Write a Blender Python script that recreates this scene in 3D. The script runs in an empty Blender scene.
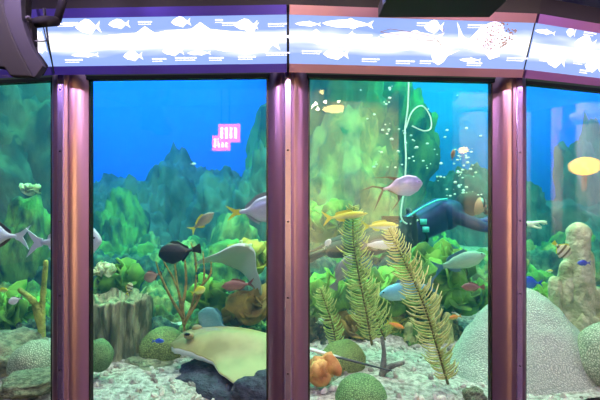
import bpy, bmesh, math, random
from mathutils import Vector, Matrix, noise, Euler
random.seed(7)
PI = math.pi
scn = bpy.context.scene
COL = scn.collection
F = 433.0; CAMZ = 1.6
def P(px, py, D):                      # a place seen at (px,py) standing D metres away
    return Vector(((px-300)/F*D, D, CAMZ+(200-py)/F*D))
def R(a): return math.radians(a)
def s2l(c):
    return tuple(((v/12.92) if v <= 0.04045 else ((v+0.055)/1.055)**2.4) for v in [x/255 for x in c[:3]])+(1.0,)

# ---------------------------------------------------------------- materials
def new_mat(name):
    m = bpy.data.materials.new(name); m.use_nodes = True
    nt = m.node_tree
    b = nt.nodes.get('Principled BSDF')
    return m, nt, b
def mat(name, col, rough=.6, metal=0., col2=None, scale=6., detail=4., bump=0., bscale=None, vor=None, spec=.4, sub=0., lo=.42, hi=.62, zs=1.):
    m, nt, b = new_mat(name)
    N, L = nt.nodes, nt.links
    b.inputs['Base Color'].default_value = s2l(col)
    b.inputs['Roughness'].default_value = rough
    b.inputs['Metallic'].default_value = metal
    b.inputs['Specular IOR Level'].default_value = spec
    tc0 = N.new('ShaderNodeTexCoord'); tc = N.new('ShaderNodeMapping'); tc.inputs['Scale'].default_value = (1, 1, zs); L.new(tc0.outputs['Object'], tc.inputs['Vector'])
    if col2 is not None:
        n = N.new('ShaderNodeTexNoise'); n.inputs['Scale'].default_value = scale; n.inputs['Detail'].default_value = detail
        L.new(tc.outputs['Vector'], n.inputs['Vector'])
        r = N.new('ShaderNodeValToRGB')
        r.color_ramp.elements[0].position = lo; r.color_ramp.elements[0].color = s2l(col)
        r.color_ramp.elements[1].position = hi; r.color_ramp.elements[1].color = s2l(col2)
        L.new(n.outputs['Fac'], r.inputs['Fac']); L.new(r.outputs['Color'], b.inputs['Base Color'])
    if bump:
        if vor:
            n2 = N.new('ShaderNodeTexVoronoi'); n2.inputs['Scale'].default_value = vor
            out = n2.outputs['Distance']
        else:
            n2 = N.new('ShaderNodeTexNoise'); n2.inputs['Scale'].default_value = bscale or scale*3; n2.inputs['Detail'].default_value = 5
            out = n2.outputs['Fac']
        L.new(tc.outputs['Vector'], n2.inputs['Vector'])
        bp = N.new('ShaderNodeBump'); bp.inputs['Strength'].default_value = bump; bp.inputs['Distance'].default_value = .03
        L.new(out, bp.inputs['Height']); L.new(bp.outputs['Normal'], b.inputs['Normal'])
    return m
def mat_emit(name, col, strength, base=None):
    m, nt, b = new_mat(name)
    b.inputs['Base Color'].default_value = s2l(base or col)
    b.inputs['Emission Color'].default_value = s2l(col)
    b.inputs['Emission Strength'].default_value = strength
    return m
def mat_fish(name, back, belly, stripe=None, sscale=8., rough=.35, metal=.15, mid=.5, soft=.2, vertical=True):
    m, nt, b = new_mat(name); N, L = nt.nodes, nt.links
    b.inputs['Roughness'].default_value = rough; b.inputs['Metallic'].default_value = metal
    tc = N.new('ShaderNodeTexCoord'); sp = N.new('ShaderNodeSeparateXYZ')
    L.new(tc.outputs['Generated'], sp.inputs[0])
    r = N.new('ShaderNodeValToRGB')
    r.color_ramp.elements[0].position = mid-soft; r.color_ramp.elements[0].color = s2l(belly)
    r.color_ramp.elements[1].position = mid+soft; r.color_ramp.elements[1].color = s2l(back)
    L.new(sp.outputs['Z'], r.inputs['Fac'])
    out = r.outputs['Color']
    n = N.new('ShaderNodeTexNoise'); n.inputs['Scale'].default_value = 14; n.inputs['Detail'].default_value = 3
    L.new(tc.outputs['Generated'], n.inputs['Vector'])
    mx = N.new('ShaderNodeMixRGB'); mx.blend_type = 'OVERLAY'; mx.inputs['Fac'].default_value = .3
    L.new(out, mx.inputs[1]); L.new(n.outputs['Fac'], mx.inputs[2]); out = mx.outputs[0]
    if stripe:
        w = N.new('ShaderNodeTexWave'); w.bands_direction = 'X' if vertical else 'Z'
        w.inputs['Scale'].default_value = sscale; w.inputs['Distortion'].default_value = .6
        L.new(tc.outputs['Generated'], w.inputs['Vector'])
        rr = N.new('ShaderNodeValToRGB'); rr.color_ramp.elements[0].position = .55; rr.color_ramp.elements[1].position = .75
        L.new(w.outputs['Fac'], rr.inputs['Fac'])
        m2 = N.new('ShaderNodeMixRGB'); m2.inputs[2].default_value = s2l(stripe)
        L.new(rr.outputs['Color'], m2.inputs['Fac']); L.new(out, m2.inputs[1]); out = m2.outputs[0]
    L.new(out, b.inputs['Base Color'])
    return m

# ---------------------------------------------------------------- object helpers
def link(o, parent=None):
    COL.objects.link(o)
    if parent: o.parent = parent
    return o
def obj(name, bm, m, parent=None, smooth=True, loc=None):
    me = bpy.data.meshes.new(name); 
    bmesh.ops.recalc_face_normals(bm, faces=bm.faces)
    bm.to_mesh(me); bm.free()
    if smooth:
        for p in me.polygons: p.use_smooth = True
    if m is not None:
        for x in (m if isinstance(m, (list, tuple)) else [m]): me.materials.append(x)
    o = bpy.data.objects.new(name, me)
    if loc is not None: o.location = loc
    return link(o, parent)
def tag(o, label=None, cat=None, group=None, kind=None):
    if label: o['label'] = label
    if cat: o['category'] = cat
    if group: o['group'] = group
    if kind: o['kind'] = kind
    return o
def empty(name, loc, label, cat, group=None, rot=None, kind=None):
    o = bpy.data.objects.new(name, None); o.location = loc; o.empty_display_size = .05
    if rot: o.rotation_euler = rot
    link(o); return tag(o, label, cat, group, kind)
def add_box(bm, c, s, rot=None, mi=0):
    M = Matrix.Translation(Vector(c)) @ (rot.to_4x4() if rot else Matrix()) @ Matrix.Diagonal((s[0], s[1], s[2], 1))
    r = bmesh.ops.create_cube(bm, size=1, matrix=M)
    for v in r['verts']:
        for f in v.link_faces: f.material_index = mi
def add_tube(bm, pts, rad, n=8, cap=True, flat=1.):
    pts = [Vector(p) for p in pts]
    rs = rad if isinstance(rad, (list, tuple)) else [rad]*len(pts)
    rings = []
    up = Vector((0, 0, 1))
    for i, p in enumerate(pts):
        t = (pts[min(i+1, len(pts)-1)]-pts[max(i-1, 0)]).normalized()
        a = t.cross(up)
        if a.length < .05: a = t.cross(Vector((0, 1, 0)))
        a.normalize(); b = t.cross(a).normalized()
        rings.append([bm.verts.new(p+a*math.cos(2*PI*k/n)*rs[i]+b*math.sin(2*PI*k/n)*rs[i]*flat) for k in range(n)])
    for i in range(len(rings)-1):
        for k in range(n):
            bm.faces.new((rings[i][k], rings[i][(k+1) % n], rings[i+1][(k+1) % n], rings[i+1][k]))
    if cap:
        bm.faces.new(rings[0][::-1]); bm.faces.new(rings[-1])
    return rings
def add_prism(bm, poly, thick, M=None, mi=0):
    """closed plate from outline poly in the local XZ plane, thickness along Y"""
    M = M or Matrix()
    a = [bm.verts.new(M @ Vector((x, -thick/2, z))) for x, z in poly]
    b = [bm.verts.new(M @ Vector((x, thick/2, z))) for x, z in poly]
    fs = [bm.faces.new(a), bm.faces.new(b[::-1])]
    n = len(poly)
    for i in range(n): fs.append(bm.faces.new((a[i], b[i], b[(i+1) % n], a[(i+1) % n])))
    for f in fs: f.material_index = mi
def add_sphere(bm, c, r, seg=12, ring=8, sc=(1, 1, 1)):
    M = Matrix.Translation(Vector(c)) @ Matrix.Diagonal((r*sc[0], r*sc[1], r*sc[2], 1))
    return bmesh.ops.create_uvsphere(bm, u_segments=seg, v_segments=ring, radius=1, matrix=M)['verts']
def smooth_path(ctrl, n=8):
    ctrl = [Vector(c) for c in ctrl]; out = []
    for i in range(len(ctrl)-1):
        p0 = ctrl[max(i-1, 0)]; p1 = ctrl[i]; p2 = ctrl[i+1]; p3 = ctrl[min(i+2, len(ctrl)-1)]
        for k in range(n):
            t = k/n
            out.append(.5*((2*p1)+(-p0+p2)*t+(2*p0-5*p1+4*p2-p3)*t*t+(-p0+3*p1-3*p2+p3)*t**3))
    out.append(ctrl[-1]); return out
def lerp(a, b, t): return a+(b-a)*t

# ---------------------------------------------------------------- tank geometry: a faceted ring
OC = Vector((-.198, 7.84, 0)); RAD = 5.84
TH = [-42.3, -31.3, -20.3, -9.12, 1.4, 12.35, 23.5, 34.6, 46.]
ROFF = {-9.12: .03, 12.35: .042, 23.5: .04, -20.3: .12, 34.6: .03, -31.3: .02}
def ring(th, off=0., z=0.):            # off > 0 is towards the visitor
    t = R(th); r = RAD+off+ROFF.get(th, 0)
    return Vector((OC.x+r*math.sin(t), OC.y-r*math.cos(t), z))
SILL = .40; GTOP = 2.185
M_post = mat('anodised_metal', (178, 142, 166), .33, .9, col2=(164, 130, 154), scale=1.2)
M_strip = mat('cover_strip_metal', (190, 165, 205), .26, .9)
M_gasket = mat('black_gasket', (10, 10, 14), .5)
M_dark = mat('black_fascia', (12, 11, 16), .55)
M_blueedge = mat('acrylic_edge', (14, 30, 140), .25)
M_lintel = mat('green_lit_lintel', (78, 96, 70), .5)  # green light on the lintel put into its base colour

def extrude_up(bm, pts, z0, z1):
    a = [bm.verts.new((p.x, p.y, z0)) for p in pts]; b = [bm.verts.new((p.x, p.y, z1)) for p in pts]
    n = len(pts)
    bm.faces.new(a); bm.faces.new(b[::-1])
    for i in range(n): bm.faces.new((a[i], a[(i+1) % n], b[(i+1) % n], b[i]))

post_labels = {2: 'purple-pink metal mullion far outside the left end of the view',
               3: 'tall pink metal window post below the black loudspeaker',
               4: 'tall pink metal window post in the middle between the two wide windows',
               5: 'tall pink metal window post in front of the pale dimpled coral mound',
               6: 'metal window post just outside the right end of the view', 7: 'metal window post two windows beyond the right end of the view'}
GD = -.062                              # glass plane depth behind the post noses
def panel(k):
    a, b = ring(TH[k]), ring(TH[k+1]); d = (b-a).normalized(); n = Vector((d.y, -d.x, 0))
    return a, b, d, n
for k in range(2, 8):
    v = ring(TH[k]); 
    _, _, dl, nl = panel(k-1); _, _, dr, nr = panel(k)
    nm = (nl+nr).normalized(); tm = Vector((-nm.y, nm.x, 0))
    if tm.x < 0: tm = -tm
    root = empty('window_post', (v.x, v.y, 0), post_labels[k], 'window post', 'metal posts between the tank windows')
    O = Vector((v.x, v.y, 0))
    for s, d, n in ((-1, -dl, nl), (1, dr, nr)):
        bm = bmesh.new()
        hw = .016
        p0 = tm*s*hw; p1 = d*.100+n*GD
        # splayed reveal with a small step
        pp = p1-p0
        q = [tm*s*.002+nm*0, p0, p0+pp*.14+n*.001, p0+pp*.17-n*.004]+[p0+pp*u+n*(.011*math.sin(PI*(u-.17)/.83)-.004*(1-u)) for u in (.25, .35, .45, .55, .65, .75, .85, .93)]+[p1, p1-n*.02, tm*s*.002-nm*.07]
        extrude_up(bm, q, 0.2, 2.25)
        o_r = obj('reveal', bm, M_post, root); md = o_r.modifiers.new('es', 'EDGE_SPLIT'); md.split_angle = R(24)
        bm = bmesh.new()
        g0 = p1-n*.001; g1 = p1+d*.008
        extrude_up(bm, [g0, g1, g1-n*.03, g0-n*.03], .38, GTOP+.02)
        obj('gasket', bm, M_gasket, root, smooth=False)
    bm = bmesh.new()
    extrude_up(bm, [tm*-.016+nm*.001, tm*-.013+nm*.006, tm*.013+nm*.006, tm*.016+nm*.001], .2, 2.25)
    obj('cover_strip', bm, M_strip, root, smooth=False)
    for z in (2.12, 1.83, 1.5, 1.15, .8):
        bm = bmesh.new(); add_sphere(bm, nm*.007+Vector((0, 0, z)), .0045, 8, 6)
        obj('screw', bm, M_gasket, root)
# glass, sills, lintels
mg, nt, b = new_mat('acrylic_pane'); N, L = nt.nodes, nt.links
N.remove(b)
tr = N.new('ShaderNodeBsdfTransparent'); gl = N.new('ShaderNodeBsdfGlossy'); gl.inputs['Roughness'].default_value = .012
fr = N.new('ShaderNodeFresnel'); fr.inputs['IOR'].default_value = 1.6
mx = N.new('ShaderNodeMixShader'); L.new(fr.outputs[0], mx.inputs[0]); L.new(tr.outputs[0], mx.inputs[1]); L.new(gl.outputs[0], mx.inputs[2])
ge = N.new('ShaderNodeNewGeometry'); io = N.new('ShaderNodeMapRange'); io.inputs['To Min'].default_value = 1.7; io.inputs['To Max'].default_value = 1/1.7
L.new(ge.outputs['Backfacing'], io.inputs['Value']); L.new(io.outputs[0], fr.inputs['IOR'])
L.new(mx.outputs[0], N['Material Output'].inputs[0])
for k in range(2, 7):
    a, b_, d, n = panel(k)
    a2 = a+d*.106+n*(GD-.002); b2 = b_-d*.106+n*(GD-.002)
    bm = bmesh.new()
    extrude_up(bm, [a2, b2, b2-n*.02, a2-n*.02], SILL, GTOP)
    o = obj('window_%d' % (k-1), bm, mg, smooth=False); o['kind'] = 'structure'
    bm = bmesh.new()
    extrude_up(bm, [a+d*.02-n*.02, b_-d*.02-n*.02, b_-d*.1+n*(GD-.03), a+d*.1+n*(GD-.03)], .2, SILL)
    o = obj('trim_%d' % (k+20), bm, M_post, smooth=False); o['kind'] = 'structure'
    bm = bmesh.new()                    # lintel over the glass with a dark seal under it
    extrude_up(bm, [a+d*.02+n*-.05, b_-d*.02+n*-.05, b_-d*.1+n*(GD-.03), a+d*.1+n*(GD-.03)], GTOP+.014, GTOP+.09)
    o = obj('trim_%d' % (k+10), bm, M_lintel, smooth=False); o['kind'] = 'structure'
    bm = bmesh.new()
    extrude_up(bm, [a+d*.095+n*(GD+.012), b_-d*.095+n*(GD+.012), b_-d*.1+n*(GD-.02), a+d*.1+n*(GD-.02)], GTOP-.004, GTOP+.014)
    o = obj('trim_%d' % (k+30), bm, M_gasket, smooth=False); o['kind'] = 'structure'
# plinth under the windows
bm = bmesh.new()
for k in range(2, 7):
    a, b_ = ring(TH[k], -.005), ring(TH[k+1], -.005); c, d_ = ring(TH[k+1], -.2), ring(TH[k], -.2)
    extrude_up(bm, [a, b_, c, d_], 0, .22)
o = obj('wall_front', bm, M_dark, smooth=False); o['kind'] = 'structure'

# ---------------------------------------------------------------- header light boxes
HB, HT = 2.173, 2.433
OB, OT = .06, .155                       # header leans out to the visitor at the top
HTH = dict((i, t) for i, t in enumerate(TH)); HTH[5] = 12.05; HTH[3] = -9.0
def hv(k, t, out=0.):                    # header corner point, t 0 bottom..1 top
    p = ring(HTH[k], lerp(OB, OT, t)+out+ROFF.get(TH[k], 0)*(HTH[k] != TH[k]), lerp(HB, HT, t)); return p
def frame_mat(nm, c): return mat(nm, c, .32, .75)
HF = {2: (90, 80, 170), 3: (86, 74, 176), 4: (176, 134, 150), 5: (150, 108, 170), 6: (120, 90, 170)}
def sign_mat(nm, seed):
    m, nt, b = new_mat(nm); N, L = nt.nodes, nt.links
    tc = N.new('ShaderNodeTexCoord'); mp = N.new('ShaderNodeMapping')
    mp.inputs['Location'].default_value = (seed, 0, 0)
    L.new(tc.outputs['UV'], mp.inputs['Vector'])
    sp = N.new('ShaderNodeSeparateXYZ'); L.new(tc.outputs['UV'], sp.inputs[0])
    ns = N.new('ShaderNodeTexNoise'); ns.inputs['Scale'].default_value = 3.; ns.inputs['Detail'].default_value = 2
    L.new(mp.outputs[0], ns.inputs['Vector'])
    # printed cloud band on a sky blue sheet, tube hot-spot put into its white
    a = N.new('ShaderNodeMath'); a.operation = 'SUBTRACT'; L.new(sp.outputs['Y'], a.inputs[0]); a.inputs[1].default_value = .48
    ab = N.new('ShaderNodeMath'); ab.operation = 'ABSOLUTE'; L.new(a.outputs[0], ab.inputs[0])
    sb = N.new('ShaderNodeMath'); sb.operation = 'MULTIPLY_ADD'; L.new(ns.outputs['Fac'], sb.inputs[0]); sb.inputs[1].default_value = -.55
    sb.inputs[2].default_value = .275
    ad = N.new('ShaderNodeMath'); ad.operation = 'ADD'; L.new(ab.outputs[0], ad.inputs[0]); L.new(sb.outputs[0], ad.inputs[1])
    r = N.new('ShaderNodeValToRGB'); e = r.color_ramp.elements
    e[0].position = .10; e[0].color = (1, 1, 1, 1)
    e[1].position = .27; e[1].color = s2l((138, 168, 236))
    x = e.new(.19); x.color = s2l((186, 205, 250))
    L.new(ad.outputs[0], r.inputs['Fac'])
    b.inputs['Base Color'].default_value = (.02, .02, .03, 1); b.inputs['Roughness'].default_value = .4
    b.inputs['Specular IOR Level'].default_value = .2
    L.new(r.outputs['Color'], b.inputs['Emission Color']); b.inputs['Emission Strength'].default_value = 1.25
    return m
M_white_art = mat_emit('white_print', (240, 245, 255), .98)
M_grey_art = mat_emit('grey_print', (176, 178, 205), 1.0)
M_brown_art = mat_emit('brown_print', (128, 100, 88), .6)
M_caption = mat_emit('caption_print', (238, 242, 255), 1.0)
def fish_outline(kind):
    if kind == 'long':
        return [(-.5, .0), (-.4, .07), (-.2, .13), (-.02, .15), (.05, .21), (.12, .14), (.3, .07), (.38, .03), (.5, .15), (.45, 0), (.5, -.14), (.38, -.03), (.2, -.09), (.1, -.17), (.02, -.13), (-.25, -.12), (-.42, -.06)]
    if kind == 'shark':
        return [(-.5, .02), (-.35, .09), (-.12, .12), (-.03, .26), (.05, .11), (.25, .05), (.38, .03), (.5, .24), (.44, 0), (.48, -.1), (.36, -.01), (.15, -.06), (.05, -.07), (.0, -.2), (-.1, -.09), (-.35, -.07)]
    if kind == 'ray':
        return [(-.3, 0), (-.2, .16), (0, .26), (.12, .2), (.2, .05), (.55, .16), (.2, -.02), (.1, -.2), (-.05, -.3), (-.22, -.2)]
    if kind == 'turtle':
        return [(-.5, .32), (-.38, .1), (-.28, .02), (-.1, .26), (.12, .36), (.25, .3), (.3, .18), (.5, .12), (.3, .06), (.2, -.06), (.28, -.24), (.12, -.3), (0, -.16), (-.2, -.14), (-.34, -.1), (-.44, .05)]
    return [(-.5, -.02), (-.38, .12), (-.22, .22), (-.05, .3), (.12, .26), (.24, .12), (.32, .05), (.5, .22), (.43, 0), (.5, -.22), (.3, -.05), (.2, -.16), (.06, -.28), (-.12, -.22), (-.3, -.18)]
def in_panel(k, px, py, out=.002):       # where the sight line of a printed mark meets sheet k
    o0 = Vector((0, 0, CAMZ)); d = Vector(((px-300)/F, 1, (200-py)/F))
    A, B, C = hv(k, 0, out), hv(k+1, 0, out), hv(k, 1, out)
    n = (B-A).cross(C-A).normalized()
    return o0+d*((A-o0).dot(n)/d.dot(n)), n
ART = {6: [],
 3: [('round', 88, 27, 26, 20, 1), ('round', 119, 24, 22, 13, 1), ('long', 65, 40, 30, 14, 1), ('long', 85, 55, 28, 12, 1), ('shark', 150, 38, 110, 34, 1), ('round', 133, 56, 20, 14, 1),
     ('shark', 205, 34, 110, 34, 1), ('round', 181, 22, 20, 14, 1), ('long', 199, 53, 24, 12, 1), ('long', 232, 49, 34, 14, 1), ('round', 246, 25, 24, 16, 1), ('round', 262, 43, 36, 26, 1), ('round', 173, 51, 22, 14, 1)],
 4: [('long', 308, 24, 26, 12, 1), ('long', 348, 24, 52, 22, 1), ('shark', 318, 38, 70, 26, 1), ('long', 400, 44, 72, 28, 1), ('round', 336, 54, 26, 16, 1), ('long', 350, 41, 60, 30, 1),
     ('long', 412, 36, 66, 22, 2), ('round', 434, 27, 20, 18, 1), ('ray', 441, 55, 34, 26, 1), ('turtle', 485, 42, 62, 44, 1), ('long', 470, 60, 22, 10, 1)],
 5: [('long', 545, 32, 26, 12, 1), ('round', 571, 32, 12, 14, 1), ('round', 585, 44, 28, 22, 1), ('round', 593, 66, 22, 18, 1), ('round', 556, 60, 26, 22, 1)],
 2: [('round', 38, 35, 10, 12, 1), ('long', 40, 50, 16, 16, 1)],
}
CAPS = {3: [(57, 24, 20), (63, 23, 14), (138, 22, 14), (65, 60, 18), (152, 59, 12), (175, 58, 22), (209, 58, 14), (238, 57, 18), (215, 20, 8), (222, 23, 14), (268, 24, 18), (266, 53, 24)],
        4: [(302, 51, 20), (357, 35, 12), (362, 59, 18), (396, 61, 16), (420, 61, 14), (417, 23, 20), (432, 52, 12), (468, 25, 20), (467, 63, 16), (507, 58, 22)],
        5: [(584, 32, 14), (540, 58, 12), (574, 61, 14), (590, 53, 10), (580, 70, 12)], 2: [], 6: []}
sl = {2: 'backlit fish chart partly hidden behind the black loudspeaker', 3: 'long backlit chart of white fish over the blue-lit window',
      4: 'long backlit chart with a spotted turtle over the diver window', 6: 'blank blue end of the backlit charts outside the view', 5: 'backlit fish chart cut off by the upper right corner of the view'}
for k in range(2, 7):
    A, B, C, D_ = hv(k, 0), hv(k+1, 0), hv(k+1, 1), hv(k, 1)
    root = empty('lightbox_sign', tuple((A+B)/2), sl[k], 'sign', 'backlit fish charts above the windows')
    bpy.context.view_layer.update()
    inv = Matrix.Translation(-(A+B)/2)
    d = (B-A).normalized(); up = (D_-A).normalized(); n = d.cross(up).normalized()
    if n.y > 0: n = -n
    back = -n*.05
    g = .006
    a, b2, c, e = A+d*g, B-d*g, C-d*g, D_+d*g
    fm = frame_mat('sign_frame_%d' % k, HF[k])
    def rail(t0, t1, nm, m, out=0.):
        bm = bmesh.new()
        q = [lerp(a, e, t0), lerp(b2, c, t0), lerp(b2, c, t1), lerp(a, e, t1)]
        fr_ = [bm.verts.new(inv @ (p+n*out)) for p in q]; bk = [bm.verts.new(inv @ (p+back)) for p in q]
        bm.faces.new(fr_); bm.faces.new(bk[::-1])
        for i in range(4): bm.faces.new((fr_[i], fr_[(i+1) % 4], bk[(i+1) % 4], bk[i]))
        return obj(nm, bm, m, root, smooth=False)
    rail(0, .135, 'frame_rail', fm, .008); rail(.86, 1., 'frame_rail', fm, .008)
    # sheet
    bm = bmesh.new()
    q = [lerp(a, e, .13), lerp(b2, c, .13), lerp(b2, c, .87), lerp(a, e, .87)]
    vs = [bm.verts.new(inv @ (p+n*.001)) for p in q]; bk = [bm.verts.new(inv @ (p+back)) for p in q]
    f = bm.faces.new(vs); uv = bm.loops.layers.uv.new('UVMap')
    for lp, co in zip(f.loops, ((0, 0), (1, 0), (1, 1), (0, 1))): lp[uv].uv = co
    for i in range(4): bm.faces.new((vs[i], bk[i], bk[(i+1) % 4], vs[(i+1) % 4]))
    obj('printed_sheet', bm, sign_mat('chart_sheet_%d' % k, k*2.7), root, smooth=False)
    # end cap: dark joint
    bm = bmesh.new(); add_tube(bm, [inv @ (B-n*.012), inv @ (C-n*.012)], .008, 6); obj('corner_joint', bm, M_gasket, root)
    # drawings, flat on the sheet
    for kind, px, py, w, h, sty in ART[k]:
        p, nn = in_panel(k, px, py, .006)
        if nn.y > 0: nn = -nn
        sc = p.y/F
        bm = bmesh.new()
        ol = fish_outline(kind)
        pts = [inv @ (p + d*(x*w*sc) + up*(z*h*sc*1.25)) for x, z in ol]
        f = bm.faces.new([bm.verts.new(q_) for q_ in pts])
        ex = bmesh.ops.extrude_face_region(bm, geom=[f]); 
        for v_ in ex['geom']:
            if isinstance(v_, bmesh.types.BMVert): v_.co += nn*.0008
        obj('fish_drawing', bm, M_white_art, root, smooth=False)
    if k == 4:
        p, nn = in_panel(k, 497, 36, .010); sc = p.y/F
        if nn.y > 0: nn = -nn
        bm = bmesh.new(); rr = random.Random(3)
        for i in range(95):
            x, z = rr.uniform(-1, 1), rr.uniform(-1, 1)
            if x*x+z*z > 1: continue
            c0 = inv @ (p+d*(x*19-z*4)*sc+up*(z*11+x*6)*sc)
            add_sphere(bm, c0, .0038, 5, 4)
        obj('shell_spots', bm, M_brown_art, root)
        p, nn = in_panel(k, 410, 34, .010)
        bm = bmesh.new()
        add_tube(bm, [inv @ (p+d*x*sc+up*z*sc) for x, z in ((-30, 1), (-20, 4), (0, 2), (20, -1), (30, -6), (34, 6))], .0012, 5)
        add_tube(bm, [inv @ (p+d*x*sc+up*z*sc) for x, z in ((-30, 1), (-10, -1), (10, -5), (12, -10), (14, -5), (30, -6), (34, -12))], .0012, 5)
        obj('line_drawing', bm, M_brown_art, root)
    for px, py, w in CAPS[k]:
        bm = bmesh.new()
        p, nn = in_panel(k, px, py, .0045); sc = p.y/F
        rot = Matrix((d, -nn if nn.y < 0 else nn, up)).transposed()
        rr = random.Random(int(px*7+py))
        for ln, hh, al in ((0, 1.3, 1.), (-2.2, .8, .8)):
            x = 0.
            while x < w*al:
                ww = rr.uniform(1.6, 4.2)
                add_box(bm, inv @ (p+d*(x+ww/2)*sc+up*ln*sc), (ww*sc, .0008, hh*sc), rot); x += ww+.5
        obj('caption', bm, M_caption, root, smooth=False)

# fascia over the header and low soffit
bm = bmesh.new()
for k in range(1, 7):
    a, b_ = ring(TH[k], OT-.02), ring(TH[k+1], OT-.02); c, d_ = ring(TH[k+1], -.1), ring(TH[k], -.1)
    extrude_up(bm, [a, b_, c, d_], HT+.003, 2.56)
o = obj('trim_1', bm, M_dark, smooth=False); o['kind'] = 'structure'
M_soff = mat('soffit_paint', (120, 140, 175), .5, col2=(100, 120, 160), scale=2)
bm = bmesh.new(); add_box(bm, (0, 1.75, 2.545), (7, 1.7, .05)); add_box(bm, (1.2, 1.2, 2.519), (.006, 1.4, .004), Matrix.Rotation(R(-35), 3, 'Z'))
o = obj('ceiling', bm, [M_soff, M_dark], smooth=False); o['kind'] = 'structure'

# ---------------------------------------------------------------- room behind the visitor (seen mirrored in the panes)
M_wall = mat('hall_wall', (176, 164, 130), .8); M_floor = mat('hall_floor', (22, 20, 24), .5)
M_colm = mat('hall_column', (235, 224, 196), .6)
M_curt = mat('hall_curtain', (190, 150, 110), .8)
for nm, c, s, m in (('floor', (0, -3, -.05), (20, 12, .1), M_floor), ('wall_rear', (0, -9, 2.2), (20, .2, 4.6), M_wall),
                    ('wall_left', (-10, -3, 2.2), (.2, 12, 4.6), M_wall), ('wall_right', (10, -3, 2.2), (.2, 12, 4.6), M_wall)):
    bm = bmesh.new(); add_box(bm, c, s); o = obj(nm, bm, m, smooth=False); o['kind'] = 'structure'
bm = bmesh.new(); add_box(bm, (0, -4., 4.55), (20, 10, .1)); o = obj('ceiling_hall', bm, mat('hall_ceiling', (150, 150, 140), .8), smooth=False); o['kind'] = 'structure'
def mirror(k, px, py, Dv):               # where the thing seen mirrored in pane k really stands
    a, b_, d, n = panel(k); q = a+n*GD; q.z = 0
    v = P(px, py, Dv); nn = n.normalized()
    return v-2*((v-q).dot(nn))*nn
M_bulb = mat_emit('warm_bulb', (255, 236, 190), 60)
M_bulb2 = mat_emit('amber_glass', (255, 196, 80), 13)
M_brass = mat('brass', (190, 150, 80), .3, .9)
def chandelier(p, w, label, n=9):
    r = empty('chandelier', p, label, 'chandelier', 'hall chandeliers mirrored in the panes')
    bm = bmesh.new()
    add_tube(bm, [(w/2*math.cos(t), w/2*math.sin(t), 0) for t in [2*PI*i/24 for i in range(25)]], .02, 6)
    for i in range(3): add_tube(bm, [(w/2*math.cos(2*PI*i/3), w/2*math.sin(2*PI*i/3), 0), (0, 0, .35)], .01, 6)
    add_tube(bm, [(0, 0, .3), (0, 0, max(.35, 4.5-p[2]))], .012, 6)
    obj('brass_ring', bm, M_brass, r)
    for i in range(n):
        bm = bmesh.new(); t = 2*PI*i/n
        add_sphere(bm, (w/2*math.cos(t), w/2*math.sin(t), .05), .035, 10, 8)
        obj('bulb', bm, M_bulb, r)
    bm = bmesh.new(); add_sphere(bm, (0, 0, -.02), w*.3, 14, 8, (1, 1, .22)); obj('glass_bowl', bm, mat_emit('bowl_glow', (255, 226, 140), 11), r)
chandelier(mirror(4, 336, 108, 9.5), 1.0, 'hall chandelier mirrored at the upper left of the diver window, lower one', 11)
chandelier(mirror(4, 328, 91, 11.5), .8, 'hall chandelier mirrored at the upper left of the diver window, upper one', 9)
def column(p, r, label):
    root = empty('hall_column', (p.x, p.y, 0), label, 'column', 'hall columns mirrored in the panes')
    bm = bmesh.new(); add_tube(bm, [(0, 0, 0), (0, 0, 4.5)], r, 20); obj('shaft', bm, M_colm, root)
    bm = bmesh.new(); add_tube(bm, [(0, 0, 3.0), (0, 0, 3.12), (0, 0, 3.2)], [r*1.05, r*1.5, r*1.6], 20); obj('capital', bm, M_colm, root)
column(mirror(4, 352, 150, 9.), .17, 'pale hall column mirrored beside the chandelier')
column(mirror(4, 473, 150, 7.), .2, 'pale hall column mirrored at the right of the diver window')
column(mirror(5, 590, 150, 8.), .2, 'pale hall column mirrored in the pillar coral window')
def lamp(p, label, w=.35):
    root = empty('wall_lamp', p, label, 'lamp')
    bm = bmesh.new(); add_sphere(bm, (0, 0, 0), w/2, 16, 10, (1.1, 1.1, .75)); obj('lamp_shade', bm, M_bulb2, root)
    bm = bmesh.new(); add_tube(bm, [(0, 0, -p.z), (0, 0, -w*.35)], .02, 8); obj('pole', bm, M_brass, root)
lamp(mirror(5, 586, 166, 6.), 'amber hall lamp mirrored in the window at the right edge', .34)
lamp(mirror(4, 464, 150, 6.), 'small amber lamp mirrored beside the right column', .12)
def curtain(k, px, D, w, label, m=None):
    p = mirror(k, px, 100, D); bm = bmesh.new()
    n = 40; a = []; b_ = []
    for i in range(n+1):
        x = (i/n-.5)*w; y = .04*math.sin(i*1.9)
        a.append(bm.verts.new((x, y, 0))); b_.append(bm.verts.new((x, y, 4.4)))
    for i in range(n): bm.faces.new((a[i], a[i+1], b_[i+1], b_[i]))
    o = obj('curtain', bm, m or M_curt, loc=(p.x, p.y, 0)); tag(o, label, 'curtain')
    md = o.modifiers.new('s', 'SOLIDIFY'); md.thickness = .01
curtain(5, 575, 9., 2.0, 'tan hall curtain mirrored in the window at the right')
curtain(4, 470, 8.5, .7, 'tan hall curtain mirrored at the right of the diver window')
M_dimmer = mat('reflection_dimmer', (22, 52, 56), .9)  # dark screens added to keep the bright hall wall out of the panes
curtain(4, 432, 10.6, 1.7, 'unseen dark screen added to dim the reflection in the middle of the diver window', M_dimmer)
curtain(5, 545, 10., 1.3, 'unseen dark screen added to dim the reflection at the left of the pillar coral window', M_dimmer)
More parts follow.
